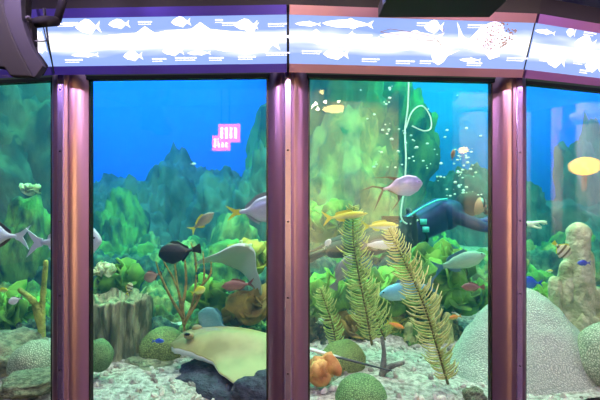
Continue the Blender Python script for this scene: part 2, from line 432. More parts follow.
for px_, py_, D_s, lb_ in ((229, 133, 6., 'small orange lit sign mirrored in the blue window, the upper one'), (221, 143, 7.2, 'extra orange sign added for the doubled reflection in the blue window, the lower one')):  # lower sign is added, it repeats the upper one as a doubled reflection
    p = mirror(3, px_, py_, D_s)
    root = empty('lit_sign', p, lb_, 'sign')
    bm = bmesh.new(); add_box(bm, (0, 0, 0), (.30, .05, .25)); obj('housing', bm, mat_emit('sign_orange', (255, 80, 24), 9), root, smooth=False)
    bm = bmesh.new()
    for i in range(4): add_box(bm, (-.1+i*.065, .03, .0), (.03, .01, .15))
    obj('symbols', bm, mat_emit('sign_white', (255, 225, 190), 18), root, smooth=False)
    bm = bmesh.new(); add_box(bm, (0, -.005, (4.5-p.z)/2+.06), (.02, .02, 4.5-p.z-.13)); obj('hanger', bm, M_dark, root, smooth=False)


# ---------------------------------------------------------------- loudspeaker and hanging box
M_spk = mat('speaker_plastic', (12, 11, 18), .8, spec=.12); M_spk2 = mat('speaker_grille', (6, 6, 9), .8)
M_spk3 = mat('speaker_trim', (36, 35, 46), .7, spec=.2)
sp0 = P(25, 25, 1.45)
root = empty('loudspeaker', sp0, 'black curved loudspeaker hanging at the top left corner', 'loudspeaker')
SC = 1.45/F
def loc2(px, py): return ((px-25)*SC, (25-py)*SC)
def slab(pts, y0, y1, nm, m, bev=.006):
    y0, y1 = y0+.075, y1+.075
    bm = bmesh.new(); add_prism(bm, [loc2(*q) for q in pts], y1-y0, Matrix.Translation((0, (y0+y1)/2, 0)))
    o = obj(nm, bm, m, root, smooth=False)
    md = o.modifiers.new('b', 'BEVEL'); md.width = bev; md.segments = 3; md.limit_method = 'ANGLE'
    return o
grille = [(-18, -14), (8, -14), (4, 4), (5, 12), (11, 32), (20, 52), (33, 77), (10, 76), (4, 68), (-18, 66)]
trim_ = [(6, -14), (22, -14), (21, 4), (22, 20), (27, 36), (34, 52), (43, 66), (35, 77), (33, 77), (20, 52), (11, 32), (5, 12), (4, 4)]
body_ = [(14, -14), (22, -8), (21, 12), (27, 19), (28, 46), (33, 52), (39, 61), (33, 72), (24, 60), (14, 40), (8, 20), (8, 4)]
slab(grille, -.075, -.045, 'grille', M_spk2); slab(trim_, -.076, -.05, 'trim_band', M_spk3, .002); slab(body_, -.05, -.015, 'cabinet', M_spk)
bm = bmesh.new(); add_box(bm, (loc2(21, 0)[0]-.055, -.0, loc2(0, 76)[1]), (.022, .002, .002)); obj('badge', bm, M_spk3, root, smooth=False)
bm = bmesh.new()
x0, z0 = loc2(26, 17); x1, z1 = loc2(42, 10)
add_tube(bm, [(x0, .05, z0), (x0+.03, .05, z0+.006), (x1, .09, z1)], [.017, .019, .017], 16)
add_tube(bm, [(x1, .09, z1), (x1+.02, .09, .12), (x1+.02, .09, 2.515-sp0.z)], .014, 10)
obj('bracket', bm, M_spk, root)
bm = bmesh.new(); add_tube(bm, [(x0-.0, .02, z0), (x0, .008, z0)], .009, 12); add_tube(bm, [(x0, .008, z0), (x0, .004, z0)], .005, 8); obj('bolt', bm, M_spk3, root)
bm = bmesh.new()
def lp(px, py, D): return tuple(P(px, py, D)-sp0)
add_tube(bm, smooth_path([lp(43, 8, 1.5), lp(45, 20, 1.5), lp(47, 32, 1.52), lp(48, 38, 1.5), lp(45, 41, 1.48), lp(34, 41, 1.47)], 8), .0022, 6)
add_tube(bm, smooth_path([lp(45, 8, 1.5), lp(46, 20, 1.52), lp(48, 40, 1.6), lp(52, 62, 1.7), lp(54, 73, 1.9)], 8), .003, 6)
obj('cable', bm, mat('black_cable', (10, 12, 30), .4), root)

q0 = P(446, 0, 1.42)
root = empty('hanging_projector', (q0.x, q0.y, 2.36), 'flat black projector box under the ceiling above the turtle chart', 'projector')
bm = bmesh.new(); add_box(bm, (0, .03, -.085), (.40, .2, .045)); o = obj('housing', bm, M_dark, root, smooth=False)
md = o.modifiers.new('b', 'BEVEL'); md.width = .004; md.segments = 2
bm = bmesh.new(); add_box(bm, (0, .03, -.032), (.37, .18, .06)); obj('lid', bm, mat('dark_plastic', (20, 20, 28), .5), root, smooth=False)
bm = bmesh.new()
add_prism(bm, [(-.235, .155), (-.19, .155), (-.198, -.11), (-.206, -.118), (-.214, -.07)], .012)
obj('bracket', bm, mat('grey_bracket', (70, 84, 120), .4, .4), root, smooth=False)
bm = bmesh.new(); add_box(bm, (0, .03, .078), (.05, .05, .16)); obj('mount', bm, M_dark, root, smooth=False)

# ================================================================ THE TANK
# water body
bm = bmesh.new()
front = [ring(t, -.14) for t in TH[1:8]]
outl = front+[Vector((6.8, 8.8, 0)), Vector((-7.0, 8.8, 0))]
extrude_up(bm, outl, .3, 4.35)
mw, nt, b = new_mat('sea_water'); nt.nodes.remove(b)
N, L = nt.nodes, nt.links
sc_ = N.new('ShaderNodeVolumeScatter'); sc_.inputs['Color'].default_value = (.05, .50, .86, 1); sc_.inputs['Density'].default_value = .044; sc_.inputs['Anisotropy'].default_value = .2
ab_ = N.new('ShaderNodeVolumeAbsorption'); ab_.inputs['Color'].default_value = (.05, .82, .80, 1); ab_.inputs['Density'].default_value = .125
ad_ = N.new('ShaderNodeAddShader'); L.new(sc_.outputs[0], ad_.inputs[0]); L.new(ab_.outputs[0], ad_.inputs[1])
L.new(ad_.outputs[0], N['Material Output'].inputs['Volume'])
WATER = obj('water', bm, mw, smooth=False); WATER['kind'] = 'structure'
# tank walls
M_back = mat('tank_backdrop_paint', (48, 130, 235), .9, col2=(42, 118, 225), scale=.5)
for nm, c, s in (('wall_back', (0, 8.9, 2.3), (14.2, .1, 5.)), ('wall_tank_left', (-7.1, 6, 2.3), (.1, 6, 5.)), ('wall_tank_right', (6.9, 6, 2.3), (.1, 6, 5.))):
    bm = bmesh.new(); add_box(bm, c, s); o = obj(nm, bm, M_back, smooth=False); o['kind'] = 'structure'

# gravel bed
M_grav = mat('coral_gravel', (216, 208, 200), .9, col2=(140, 132, 124), scale=26, detail=6, bump=1., bscale=60, lo=.4, hi=.66)
def ground_z(x, y):
    t = max(0, min(1, (y-2.6)/4.5))
    return   .46+.45*t*t*(3-2*t)+.05*noise.noise(Vector((x*1.3, y*1.3, 0)))+.02*noise.noise(Vector((x*5, y*5, 3)))
bm = bmesh.new()
nx, ny = 150, 90
G = []
for j in range(ny+1):
    row = []
    for i in range(nx+1):
        x = -6.2+12.4*i/nx; y0 = max(2.05, OC.y-math.sqrt(max(.01, (RAD-.17)**2-(x-OC.x)**2)) if abs(x-OC.x) < RAD-.2 else 7.)
        y = y0+(8.7-y0)*(j/ny)**1.7
        row.append(bm.verts.new((x, y, ground_z(x, y)+.012*noise.noise(Vector((x*22, y*22, 1))))))
    G.append(row)
for j in range(ny):
    for i in range(nx): bm.faces.new((G[j][i], G[j][i+1], G[j+1][i+1], G[j+1][i]))
o = obj('gravel', bm, M_grav); tag(o, 'pale crushed coral gravel covering the tank bottom', 'gravel', kind='stuff')
# loose rubble
bm = bmesh.new(); rr = random.Random(11)
for i in range(900):
    y = 2.15+rr.random()**1.5*1.5; x = rr.uniform(-1, 1)*.72*y
    if (Vector((x, y, 0))-OC).length > RAD-.17: continue
    s = rr.uniform(.006, .024)
    M = Matrix.Translation((x, y, ground_z(x, y)+s*.2)) @ Euler((rr.random()*3, rr.random()*3, rr.random()*3)).to_matrix().to_4x4() @ Matrix.Diagonal((s*rr.uniform(.7, 1.9), s, s*rr.uniform(.5, 1), 1))
    bmesh.ops.create_icosphere(bm, subdivisions=1, radius=1, matrix=M)
o = obj('rubble', bm, mat('rubble_stone', (222, 216, 204), .9, col2=(140, 132, 124), scale=3), smooth=False); tag(o, 'small pale coral chips strewn over the gravel', 'rubble', kind='stuff')

# ---------- rocks
def rock_mesh(seed, sub=4, amp=.35, fine=.08):
    bm = bmesh.new(); bmesh.ops.create_icosphere(bm, subdivisions=sub, radius=1)
    o = Vector((seed*13.1, seed*7.7, seed*3.3))
    for v in bm.verts:
        n = v.co.normalized()
        d = amp*noise.noise(n*1.3+o)+amp*.6*noise.noise(n*2.9+o)+fine*noise.noise(n*8+o)+fine*.5*noise.noise(n*17+o)
        v.co = n*(1+d)
    return bm
M_reef = mat('algae_rock', (104, 146, 64), .85, col2=(20, 44, 36), scale=2.2, detail=6, bump=.8, bscale=7)
M_reef2 = mat('mossy_rock', (44, 84, 52), .85, col2=(140, 150, 88), scale=3.0, detail=6, bump=.8, bscale=9)
M_reef3 = mat('blue_grey_rock', (26, 50, 56), .85, col2=(84, 104, 84), scale=2.6, detail=5, bump=.8, bscale=8)
M_shaderock = mat('ray_shade_rock', (74, 78, 96), .85, col2=(44, 46, 62), scale=4, detail=6, bump=.8, bscale=14)  # dark boulders stand in for the shadow below the ray
M_tanrock = mat('tan_rock', (150, 152, 122), .85, col2=(98, 104, 82), scale=5, detail=6, bump=.8, bscale=14)
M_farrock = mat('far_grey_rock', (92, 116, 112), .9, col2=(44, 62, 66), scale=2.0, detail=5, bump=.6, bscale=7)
protos = []
def put_rock(px, py_top, D, w, h, m, label, cat='rock', group=None, name='reef_rock', seed=1, rz=0, depth=None, sub=4, amp=.3, fine=.08):
    """a boulder whose top shows at py_top, w x h in metres"""
    p = P(px, py_top, D)
    o = obj(name, rock_mesh(seed, sub, amp, fine), m, loc=(p.x, D, p.z-h*.5))
    o.scale = (w/2, (depth or w)/2, h/2); o.rotation_euler = (0, 0, rz)
    tag(o, label, cat, group); return o
rk = random.Random(5); mds_far = []
BG = 'blurred green boulders of the far reef'
meshes = [rock_mesh(20+i, 5, .36, .15) for i in range(7)]
mds = []
for i, bmm in enumerate(meshes):
    me = bpy.data.meshes.new('far_boulder'); bmm.to_mesh(me); bmm.free()
    for p in me.polygons: p.use_smooth = True
    me.materials.append([M_reef, M_reef2, M_reef3][i % 3]); mds.append(me)
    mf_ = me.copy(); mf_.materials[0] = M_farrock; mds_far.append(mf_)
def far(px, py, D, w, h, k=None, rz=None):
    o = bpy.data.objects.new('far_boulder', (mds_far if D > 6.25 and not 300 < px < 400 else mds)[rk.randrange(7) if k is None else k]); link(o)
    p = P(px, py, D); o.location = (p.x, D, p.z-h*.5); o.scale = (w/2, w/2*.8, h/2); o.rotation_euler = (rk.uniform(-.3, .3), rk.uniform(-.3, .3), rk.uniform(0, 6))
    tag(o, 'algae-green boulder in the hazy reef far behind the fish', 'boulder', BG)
for i in range(22):                      # skyline, far
    px = -60+i*34+rk.uniform(-10, 10)
    py = 205+22*math.sin(px*.021+1)+rk.uniform(-22, 18)
    far(px, py, rk.uniform(6.8, 7.8), rk.uniform(.9, 1.5), rk.uniform(1.4, 2.4))
for i in range(24):
    px = -40+i*29+rk.uniform(-8, 8)
    far(px, 240+rk.uniform(-14, 16), rk.uniform(5.5, 6.3), rk.uniform(.8, 1.3), rk.uniform(1.2, 1.9))
for i in range(26):
    px = -20+i*26+rk.uniform(-8, 8)
    far(px, 284+rk.uniform(-14, 14), rk.uniform(4.5, 5.1), rk.uniform(.55, .9), rk.uniform(.7, 1.2))
for i in range(22):
    px = 5+i*28+rk.uniform(-7, 7)
    if 455 < px < 520: continue
    far(px, 300+rk.uniform(-12, 10), rk.uniform(3.9, 4.2), rk.uniform(.55, .8), rk.uniform(.7, .95))
for i in range(20):
    far(10+i*31+rk.uniform(-8, 8), 256+rk.uniform(-8, 8), rk.uniform(4.7, 5.1), rk.uniform(.7, 1.0), rk.uniform(.9, 1.2))
for i in range(17):
    px = 8+i*27+rk.uniform(-6, 6)
    far(px, 322+rk.uniform(-5, 5), rk.uniform(3.5, 3.65), rk.uniform(.36, .5), rk.uniform(.34, .44))
# tall rock stacks
for px, py, D, w, h in ((596, 140, 7.6, 1.3, 3.4), (322, 60, 7.2, 2.2, 4.2), (372, 78, 7.6, 1.6, 3.8), (345, 130, 6.3, 1.6, 2.6), (14, 66, 6.0, 1.7, 3.6), (-40, 60, 5.4, 1.5, 3.2), (45, 150, 6.3, .9, 2.4), (20, 120, 7.4, 1.9, 3.2), (-20, 90, 6.6, 1.6, 3.2), (145, 178, 7.2, 1.2, 2.6), (262, 170, 6.6, 1.1, 2.4), (330, 190, 6.6, 1.4, 2.4), (118, 200, 6.2, .9, 1.8), (560, 200, 7.4, 2.2, 2.2)):
    far(px, py, D, w, h)

# ---------- corals
def dome(px, py, D, r, hz, m, label, name='brain_coral', cat='coral', group=None, seed=3, cellamp=.02):
    bm = bmesh.new(); bmesh.ops.create_icosphere(bm, subdivisions=5, radius=1)
    o = Vector((seed*5.1, 0, 0))
    for v in bm.verts:
        n = v.co.normalized(); v.co = n*(1+.08*noise.noise(n*1.6+o)+cellamp*noise.noise(n*14+o))
    p = P(px, py, D)
    ob = obj(name, bm, m, loc=(p.x, D, p.z-hz)); ob.scale = (r, r, hz)
    return tag(ob, label, cat, group)
def labyrinth(name, c1, c2, sc=14):
    m, nt, b = new_mat(name); N, L = nt.nodes, nt.links
    tc = N.new('ShaderNodeTexCoord'); v = N.new('ShaderNodeTexVoronoi'); v.feature = 'DISTANCE_TO_EDGE'; v.inputs['Scale'].default_value = sc
    n = N.new('ShaderNodeTexNoise'); n.inputs['Scale'].default_value = 4
    mxv = N.new('ShaderNodeMixRGB'); mxv.inputs['Fac'].default_value = .15; L.new(tc.outputs['Object'], mxv.inputs[1]); L.new(n.outputs['Color'], mxv.inputs[2])
    L.new(mxv.outputs[0], v.inputs['Vector'])
    r = N.new('ShaderNodeValToRGB'); r.color_ramp.elements[0].color = s2l(c2); r.color_ramp.elements[1].color = s2l(c1); r.color_ramp.elements[1].position = .22
    L.new(v.outputs['Distance'], r.inputs['Fac']); L.new(r.outputs['Color'], b.inputs['Base Color'])
    bp = N.new('ShaderNodeBump'); bp.inputs['Strength'].default_value = .7; bp.inputs['Distance'].default_value = .02
    L.new(v.outputs['Distance'], bp.inputs['Height']); L.new(bp.outputs['Normal'], b.inputs['Normal'])
    b.inputs['Roughness'].default_value = .85
    return m
M_brainG = labyrinth('green_brain', (140, 182, 118), (60, 92, 54), 15)
M_brainO = labyrinth('olive_brain', (150, 168, 96), (76, 90, 46), 15)
M_brainT = labyrinth('pale_brain', (196, 206, 176), (104, 124, 98), 15)
M_mound = labyrinth('dimpled_mound', (204, 212, 196), (150, 162, 150), 85)
dome(36, 340, 2.75, .15, .16, M_brainT, 'pale green brain coral head beside the left window post', seed=2)
dome(99, 339, 2.7, .085, .10, M_brainG, 'bright green brain coral under the tree stump', seed=4)
dome(163, 327, 3.15, .165, .17, M_brainO, 'smooth olive coral head between the stump and the stingray', seed=5)
dome(343, 341, 2.95, .15, .13, M_brainO, 'olive brain coral behind the ray tail', seed=6)
dome(361, 375, 2.5, .15, .15, M_brainG, 'round green brain coral at the bottom of the diver window', seed=7)
dome(607, 322, 2.7, .17, .22, M_brainT, 'pale brain coral at the right edge beneath the pillar coral', seed=8)
dome(412, 296, 3.9, .13, .12, M_brainG, 'small green coral head behind the feathery plume', seed=9)
# big mound
bm = bmesh.new(); n1, n2 = 40, 96; rows = []
for j in range(n1+1):
    t = j/n1; row = []
    for i in range(n2):
        a = 2*PI*i/n2
        r = .54*(t**.85)*(1+.06*noise.noise(Vector((math.cos(a)*1.5, math.sin(a)*1.5, t*2))))
        z = .56*(1-t**1.45)
        row.append(bm.verts.new((r*math.cos(a)+.0, r*math.sin(a)*.8, z+.015*noise.noise(Vector((a*2, t*9, 0))))))
        if j == 0: break
    rows.append(row)
for i in range(n2): bm.faces.new((rows[0][0], rows[1][i], rows[1][(i+1) % n2]))
for j in range(1, n1):
    for i in range(n2): bm.faces.new((rows[j][i], rows[j][(i+1) % n2], rows[j+1][(i+1) % n2], rows[j+1][i]))
mp_ = P(523, 200, 3.0)
o = obj('mound_coral', bm, M_mound, loc=(mp_.x, 3.0, .43)); tag(o, 'big pale dimpled coral mound rising behind the right window post', 'coral')

# tree stump
def fluted(name, px, D, r, z0, z1, m, label, cat, seed=0):
    bm = bmesh.new(); n, h = 180, 24; rows = []
    for j in range(h+1):
        t = j/h; row = []
        for i in range(n):
            a = 2*PI*i/n
            g = abs(noise.noise(Vector((math.cos(a)*5, math.sin(a)*5, t*.8+seed))))
            g2 = noise.noise(Vector((math.cos(a)*11, math.sin(a)*11, t*1.5+seed)))
            rr_ = r*(.96+.10*t+.18*(1-t)**6)*(1+.34*g+.22*g2+.10*noise.noise(Vector((math.cos(a)*24, math.sin(a)*24, t*2))))
            z = lerp(z0, z1+.035*noise.noise(Vector((math.cos(a)*3, math.sin(a)*3, 9+seed))), t)
            row.append(bm.verts.new((rr_*math.cos(a), rr_*math.sin(a), z)))
        rows.append(row)
    inner = [bm.verts.new((v.co.x*.85, v.co.y*.85, v.co.z-.06)) for v in rows[-1]]
    rows.append(inner)
    for j in range(len(rows)-1):
        for i in range(n): bm.faces.new((rows[j][i], rows[j][(i+1) % n], rows[j+1][(i+1) % n], rows[j+1][i]))
    bm.faces.new(inner)
    p = P(px, 200, D)
    o = obj(name, bm, m, loc=(p.x, D, 0)); return tag(o, label, cat)
def P_z(py, D): return CAMZ+(200-py)/F*D
M_stump = mat('weathered_bark', (170, 172, 134), .9, col2=(92, 98, 72), scale=16, detail=5, bump=1., bscale=30, zs=.3)
fluted('tree_stump', 118, 3.25, .195, ground_z(-1.37, 3.25)-.04, P_z(297, 3.25), M_stump, 'fluted grey-brown tree stump left of the branching sea whip', 'tree stump')

# branching things from pixel polylines
def branches(name, lines, m, label, cat, group=None, r0=.012, r1=.005, jitter=0, part=None):
    b0 = lines[0][0]; p0 = P(*b0)
    root = empty(name, p0, label, cat, group)
    for ln in lines:
        pts = smooth_path([P(*q)-p0 for q in ln], 6)
        n = len(pts); bm = bmesh.new()
        rs = [lerp(r0, r1, i/(n-1))*(1+.25*noise.noise(pts[i]*40)) for i in range(n)]
        add_tube(bm, pts, rs, 8)
        add_sphere(bm, pts[-1], r1*1.02, 8, 6)
        obj(part or 'branch', bm, m, root)
    return root
M_whip = mat('sea_whip', (176, 150, 84), .8, col2=(130, 110, 60), scale=20, bump=.6, bscale=60)
branches('sea_whip', [
    [(184, 342, 3.15), (184, 320, 3.15), (181, 300, 3.15), (174, 280, 3.12), (164, 262, 3.1)],
    [(183, 318, 3.15), (170, 296, 3.12), (160, 274, 3.1), (156, 262, 3.08)],
    [(184, 325, 3.15), (180, 300, 3.17), (176, 275, 3.18), (174, 250, 3.2)],
    [(182, 308, 3.15), (186, 285, 3.16), (185, 262, 3.18), (183, 247, 3.2)],
    [(184, 325, 3.15), (192, 305, 3.14), (196, 280, 3.14), (195, 255, 3.15), (191, 243, 3.15)],
    [(185, 322, 3.15), (198, 300, 3.12), (204, 278, 3.1), (203, 252, 3.1)],
    [(196, 300, 3.12), (200, 288, 3.1), (210, 275, 3.08), (211, 262, 3.08)]],
    M_whip, 'tan branching sea whip rising under the black triggerfish', 'sea whip')
M_yel = mat('yellow_sponge', (188, 190, 92), .8, col2=(128, 140, 66), scale=9, bump=.8, bscale=30)
branches('rope_sponge', [
    [(42, 338, 3.1), (42, 310, 3.1), (44, 285, 3.1), (46, 262, 3.1)],
    [(42, 320, 3.1), (36, 305, 3.08), (28, 296, 3.05), (20, 290, 3.05)],
    [(42, 330, 3.1), (38, 318, 3.1), (34, 306, 3.1)]], M_yel, 'yellow-green rope sponge beside the left window post', 'sponge', r0=.026, r1=.016)

# feathery plumes
def plume(name, line, wid, label, m, ms, n=90, seed=0):
    p0 = P(*line[0]); root = empty(name, p0, label, 'feather coral')
    pts = smooth_path([P(*q)-p0 for q in line], 14); rr = random.Random(seed)
    bm = bmesh.new(); add_tube(bm, pts, [lerp(.009, .004, i/(len(pts)-1)) for i in range(len(pts))], 8); obj('stem', bm, ms, root)
    bm = bmesh.new(); N_ = len(pts)
    for i in range(n):
        t = .06+.93*i/n; f = t*(N_-1); k = min(int(f), N_-2); c = lerp(pts[k], pts[k+1], f-k); T = (pts[k+1]-pts[k]).normalized()
        for s in (-1, 1, 0, 2):
            ang = {-1: PI, 1: 0, 0: PI/2+.5, 2: -PI/2-.4}[s]+rr.uniform(-.5, .5)
            side = T.cross(Vector((0, 1, 0))).normalized(); oth = T.cross(side).normalized()
            d = side*math.cos(ang)+oth*math.sin(ang)
            l = wid*(math.sin(PI*min(1, .12+t*.86))**.55)*rr.uniform(.7, 1.1)*(1 if s in (-1, 1) else .6)
            e = d*l; q = [c, c+e*.4+T*l*.10, c+e*.75+T*l*.30, c+e+T*l*.62]
            add_tube(bm, q, [.0058, .0056, .005, .0022], 4)
    obj('feathery_fronds', bm, m, root)
M_feath = mat('feather_yellow', (214, 214, 140), .7, col2=(184, 190, 104), scale=12)
M_feath2 = mat('feather_green', (196, 208, 120), .7, col2=(150, 176, 90), scale=12)
M_fstem = mat('feather_stem', (112, 104, 60), .8)
plume('feather_coral', [(448, 384, 2.62), (438, 350, 2.62), (424, 305, 2.62), (406, 265, 2.65), (388, 228, 2.7)], .12, 'large yellow feathery coral leaning left in front of the diver legs', M_feath, M_fstem, 56, 1)
plume('feather_coral', [(372, 345, 2.95), (366, 310, 2.95), (358, 270, 2.95), (353, 235, 2.95), (354, 205, 2.95)], .12, 'green-yellow upright feathery coral below the slim yellow fish', M_feath2, M_fstem, 46, 2)
plume('feather_coral', [(385, 340, 3.1), (375, 315, 3.1), (364, 290, 3.1), (356, 268, 3.1)], .13, 'short feathery coral low between the two taller plumes', M_feath2, M_fstem, 32, 3)
plume('feather_coral', [(336, 350, 3.2), (334, 330, 3.2), (326, 305, 3.2), (320, 288, 3.2)], .09, 'small feathery coral beside the middle window post', M_feath2, M_fstem, 24, 4)

# pillar coral and tube sponges
def pillars(name, px, D, cols, m, label, cat='coral', seed=0, base=None, part='column'):
    p0 = P(px, 200, D); p0.z = 0; root = empty(name, p0, label, cat)
    for (x, ytop, rpx, ybot, lean) in cols:
        bm = bmesh.new(); bmesh.ops.create_uvsphere(bm, u_segments=28, v_segments=30, radius=1)
        zt, zb = P_z(ytop, D), P_z(ybot, D); r = rpx/F*D; h = (zt-zb)
        xx = (x-px)/F*D
        for v in bm.verts:
            c = v.co.copy(); t = (c.z+1)/2
            rad = math.hypot(c.x, c.y); a = math.atan2(c.y, c.x)
            # capsule
            if t > .5: q = min(1, (t-.5)*2)
            capr = r/h
            zz = t*h
            prof = math.sqrt(max(0, 1-max(0, (zz-(h-r))/r)**2)) if zz > h-r else 1
            k = prof*r*(1.12-.25*t)*(1+.2*noise.noise(Vector((xx*7, zz*7+seed, a)))+.35*(1-t)**3)
            k *= 1+.2*noise.noise(Vector((math.cos(a)*2, math.sin(a)*2, zz*16+seed+x)))
            if rad < 1e-5: v.co = Vector((xx+lean*zz, 0, zb+zz)); continue
            v.co = Vector((xx+lean*zz+k*math.cos(a), k*math.sin(a), zb+zz))
        obj(part, bm, m, root)
    if base:
        bm = rock_mesh(seed+40, 4, .3, .15)
        bw, bt, bb = base
        zt, zb = P_z(bt, D), P_z(bb, D)
        for v in bm.verts: v.co = Vector((v.co.x*bw/F*D, v.co.y*bw*.7/F*D, (zt+zb)/2+v.co.z*(zt-zb)/2))
        obj('base', bm, m, root)
    return root
M_pillar = mat('pillar_cream', (214, 216, 172), .85, col2=(158, 172, 122), scale=7, detail=5, bump=1., bscale=30)
pillars('stony_coral', 580, 3.15, [(578, 222, 12, 345, .0), (566, 260, 8, 345, 0.), (555, 276, 6.5, 345, 0), (585, 250, 7, 345, .03), (594, 286, 7, 345, .02)], M_pillar,
        'tall cream pillar coral with knobby columns beside the yellow butterflyfish', seed=2, base=(24, 306, 376))
M_tube = mat('tube_sponge', (196, 200, 132), .85, col2=(140, 152, 96), scale=8, bump=.8, bscale=26)
pillars('tube_sponge', 412, 3.4, [(409, 322, 5, 356, 0), (417, 330, 5, 356, .05), (413, 338, 4, 356, 0)], M_tube, 'short pale tube sponge left of the big feather coral stem', 'sponge', seed=5)
pillars('tube_sponge', 437, 3.4, [(434, 292, 5, 352, .02), (447, 312, 5.5, 352, 0), (441, 322, 5, 352, 0)], M_tube, 'taller tube sponge just behind the big feather coral', 'sponge', seed=7)

# leafy / lobed corals
def leafy(px, py, D, r, n, m, label, seed=0, name='leaf_coral', cat='coral', up=.6, group=None):
    if py > 255 and D > 3.6 and D < 4.6: r *= 3.6/D; D = 3.6
    rr = random.Random(seed); p = P(px, py, D); bm = bmesh.new()
    for i in range(n):
        a = rr.uniform(0, 2*PI); el = rr.uniform(.1, 1.2)
        c = Vector((math.cos(a)*math.cos(el), math.sin(a)*math.cos(el)*.6, math.sin(el)*up*1.2))*r*rr.uniform(.35, .85)
        s = r*rr.uniform(.28, .5); k = 14
        rot = Euler((rr.uniform(-.9, .9)+1.2, rr.uniform(-.6, .6), rr.uniform(0, 6))).to_matrix()
        top = []; bot = []
        for q in range(k):
            t = 2*PI*q/k; w = s*(1+.22*math.sin(3*t+i)+.12*math.sin(7*t))
            top.append(rot @ Vector((w*math.cos(t), w*math.sin(t), s*.28*math.sin(3*t+i)))+c)
        ctr = rot @ Vector((0, 0, -s*.35))+c; th = rot @ Vector((0, 0, -.012))
        va = [bm.verts.new(x) for x in top]; vb = [bm.verts.new(x+th) for x in top]
        ca, cb = bm.verts.new(ctr), bm.verts.new(ctr+th)
        for q in range(k):
            q2 = (q+1) % k
            bm.faces.new((ca, va[q], va[q2])); bm.faces.new((cb, vb[q2], vb[q])); bm.faces.new((va[q], vb[q], vb[q2], va[q2]))
    # stalk mass holding the lobes
    v0 = add_sphere(bm, (0, 0, -r*.15), r*.5, 12, 8, (1, .7, .8))
    o = obj(name, bm, m, loc=p); return tag(o, label, cat, group)
M_leafG = mat('leaf_green', (120, 178, 64), .75, col2=(66, 120, 50), scale=6)
M_leafB = mat('leaf_brown', (170, 146, 66), .75, col2=(120, 98, 48), scale=6)
M_leafY = mat('leaf_yellow', (196, 200, 80), .75, col2=(130, 150, 60), scale=6)
leafy(250, 310, 3.4, .22, 26, M_leafB, 'brown lobed leaf coral above the resting stingray', 1)
leafy(252, 262, 4.0, .24, 24, M_leafY, 'yellow-green leafy coral beside the middle window post, behind the swimming ray', 2)
leafy(236, 318, 3.6, .14, 16, M_leafB, 'small brown lobed coral right of the teal round fish', 3)
leafy(392, 298, 4.0, .32, 30, M_leafG, 'bright green leafy coral bank under the diver legs', 4)
leafy(438, 276, 4.2, .36, 34, M_leafG, 'green leafy coral bank under the diver chest', 5)
leafy(330, 300, 3.9, .30, 28, M_leafG, 'green leafy coral clump near the middle window post', 6)
leafy(400, 330, 3.6, .2, 24, M_leafY, 'yellow-green leafy coral right of the driftwood', 7)
leafy(345, 332, 3.5, .2, 20, M_leafB, 'rusty lobed coral behind the olive brain coral', 8)
leafy(545, 304, 3.5, .22, 26, M_leafG, 'green leafy coral at the foot of the pillar coral', 9)
leafy(466, 300, 3.9, .26, 26, M_leafG, 'green leafy coral beside the pale mound, under the dark red fish', 10)
leafy(15, 318, 3.9, .3, 26, M_leafG, 'green leafy coral in the leftmost window', 11)
leafy(212, 300, 4.2, .28, 26, M_leafG, 'green leafy coral behind the sea whip', 12)
leafy(120, 282, 4.4, .26, 22, M_leafG, 'dim green leafy coral behind the stump', 13)
leafy(320, 225, 5.2, .4, 26, M_leafG, 'hazy green coral bank behind the slim yellow fish', 14)
leafy(375, 262, 5.0, .4, 26, M_leafG, 'hazy green coral bank behind the upright feathery coral', 15)
M_pale = mat('pale_coral', (226, 226, 180), .8, col2=(140, 150, 100), scale=14)
leafy(106, 271, 3.5, .11, 26, M_pale, 'cream mottled coral cluster floating level above the stump', 16, up=.3)
leafy(30, 190, 4.6, .12, 16, M_pale, 'cream coral cluster high on the left reef', 17, up=.3)
put_rock(104, 276, 3.62, .24, .5, M_reef, 'mossy rock ledge under the cream coral cluster above the stump', seed=61)
put_rock(30, 194, 4.85, .6, 1.3, M_reef, 'mossy rock tower carrying the high cream coral', seed=62)
leafy(320, 374, 2.62, .14, 18, mat('orange_coral', (226, 176, 104), .7, col2=(196, 124, 72), scale=8), 'orange leaf coral at the foot of the middle window post', 18)
for px, py, D, w, h, m, lb, sd in (
    (6, 332, 3.0, .55, .34, M_tanrock, 'flat tan rock at the left edge of the gravel', 63),
    (232, 360, 2.8, .62, .28, M_shaderock, 'dark boulder standing in for the shadow under the stingray wing', 64),
    (258, 372, 2.5, .30, .22, M_shaderock, 'dark boulder standing in for the ray shadow at the foot of the middle window post', 65),
    (150, 354, 3.1, .5, .12, M_tanrock, 'low pale rock in front of the olive coral head', 66),
    (474, 388, 2.45, .12, .09, M_tanrock, 'small round stone on the gravel below the mound', 67),
    (388, 352, 3.3, .4, .2, M_reef2, 'mossy rock behind the driftwood', 68),
    (325, 372, 2.8, .26, .2, M_tanrock, 'tan rock behind the orange coral', 69),
    (596, 372, 2.9, .3, .12, M_reef2, 'low mossy rock right of the dimpled mound', 70),
    (30, 372, 2.5, .3, .12, M_tanrock, 'pale stone near the left window post', 71)):
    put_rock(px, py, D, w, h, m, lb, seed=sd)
M_drift = mat('driftwood', (120, 120, 116), .85, col2=(82, 84, 84), scale=10, bump=.8, bscale=30)
branches('driftwood', [[(381, 384, 2.75), (383, 368, 2.75), (384, 352, 2.76), (382, 338, 2.78)], [(383, 372, 2.75), (392, 366, 2.74), (403, 363, 2.72)]], M_drift,
         'grey driftwood branch at the tip of the ray tail', 'driftwood', r0=.024, r1=.012)

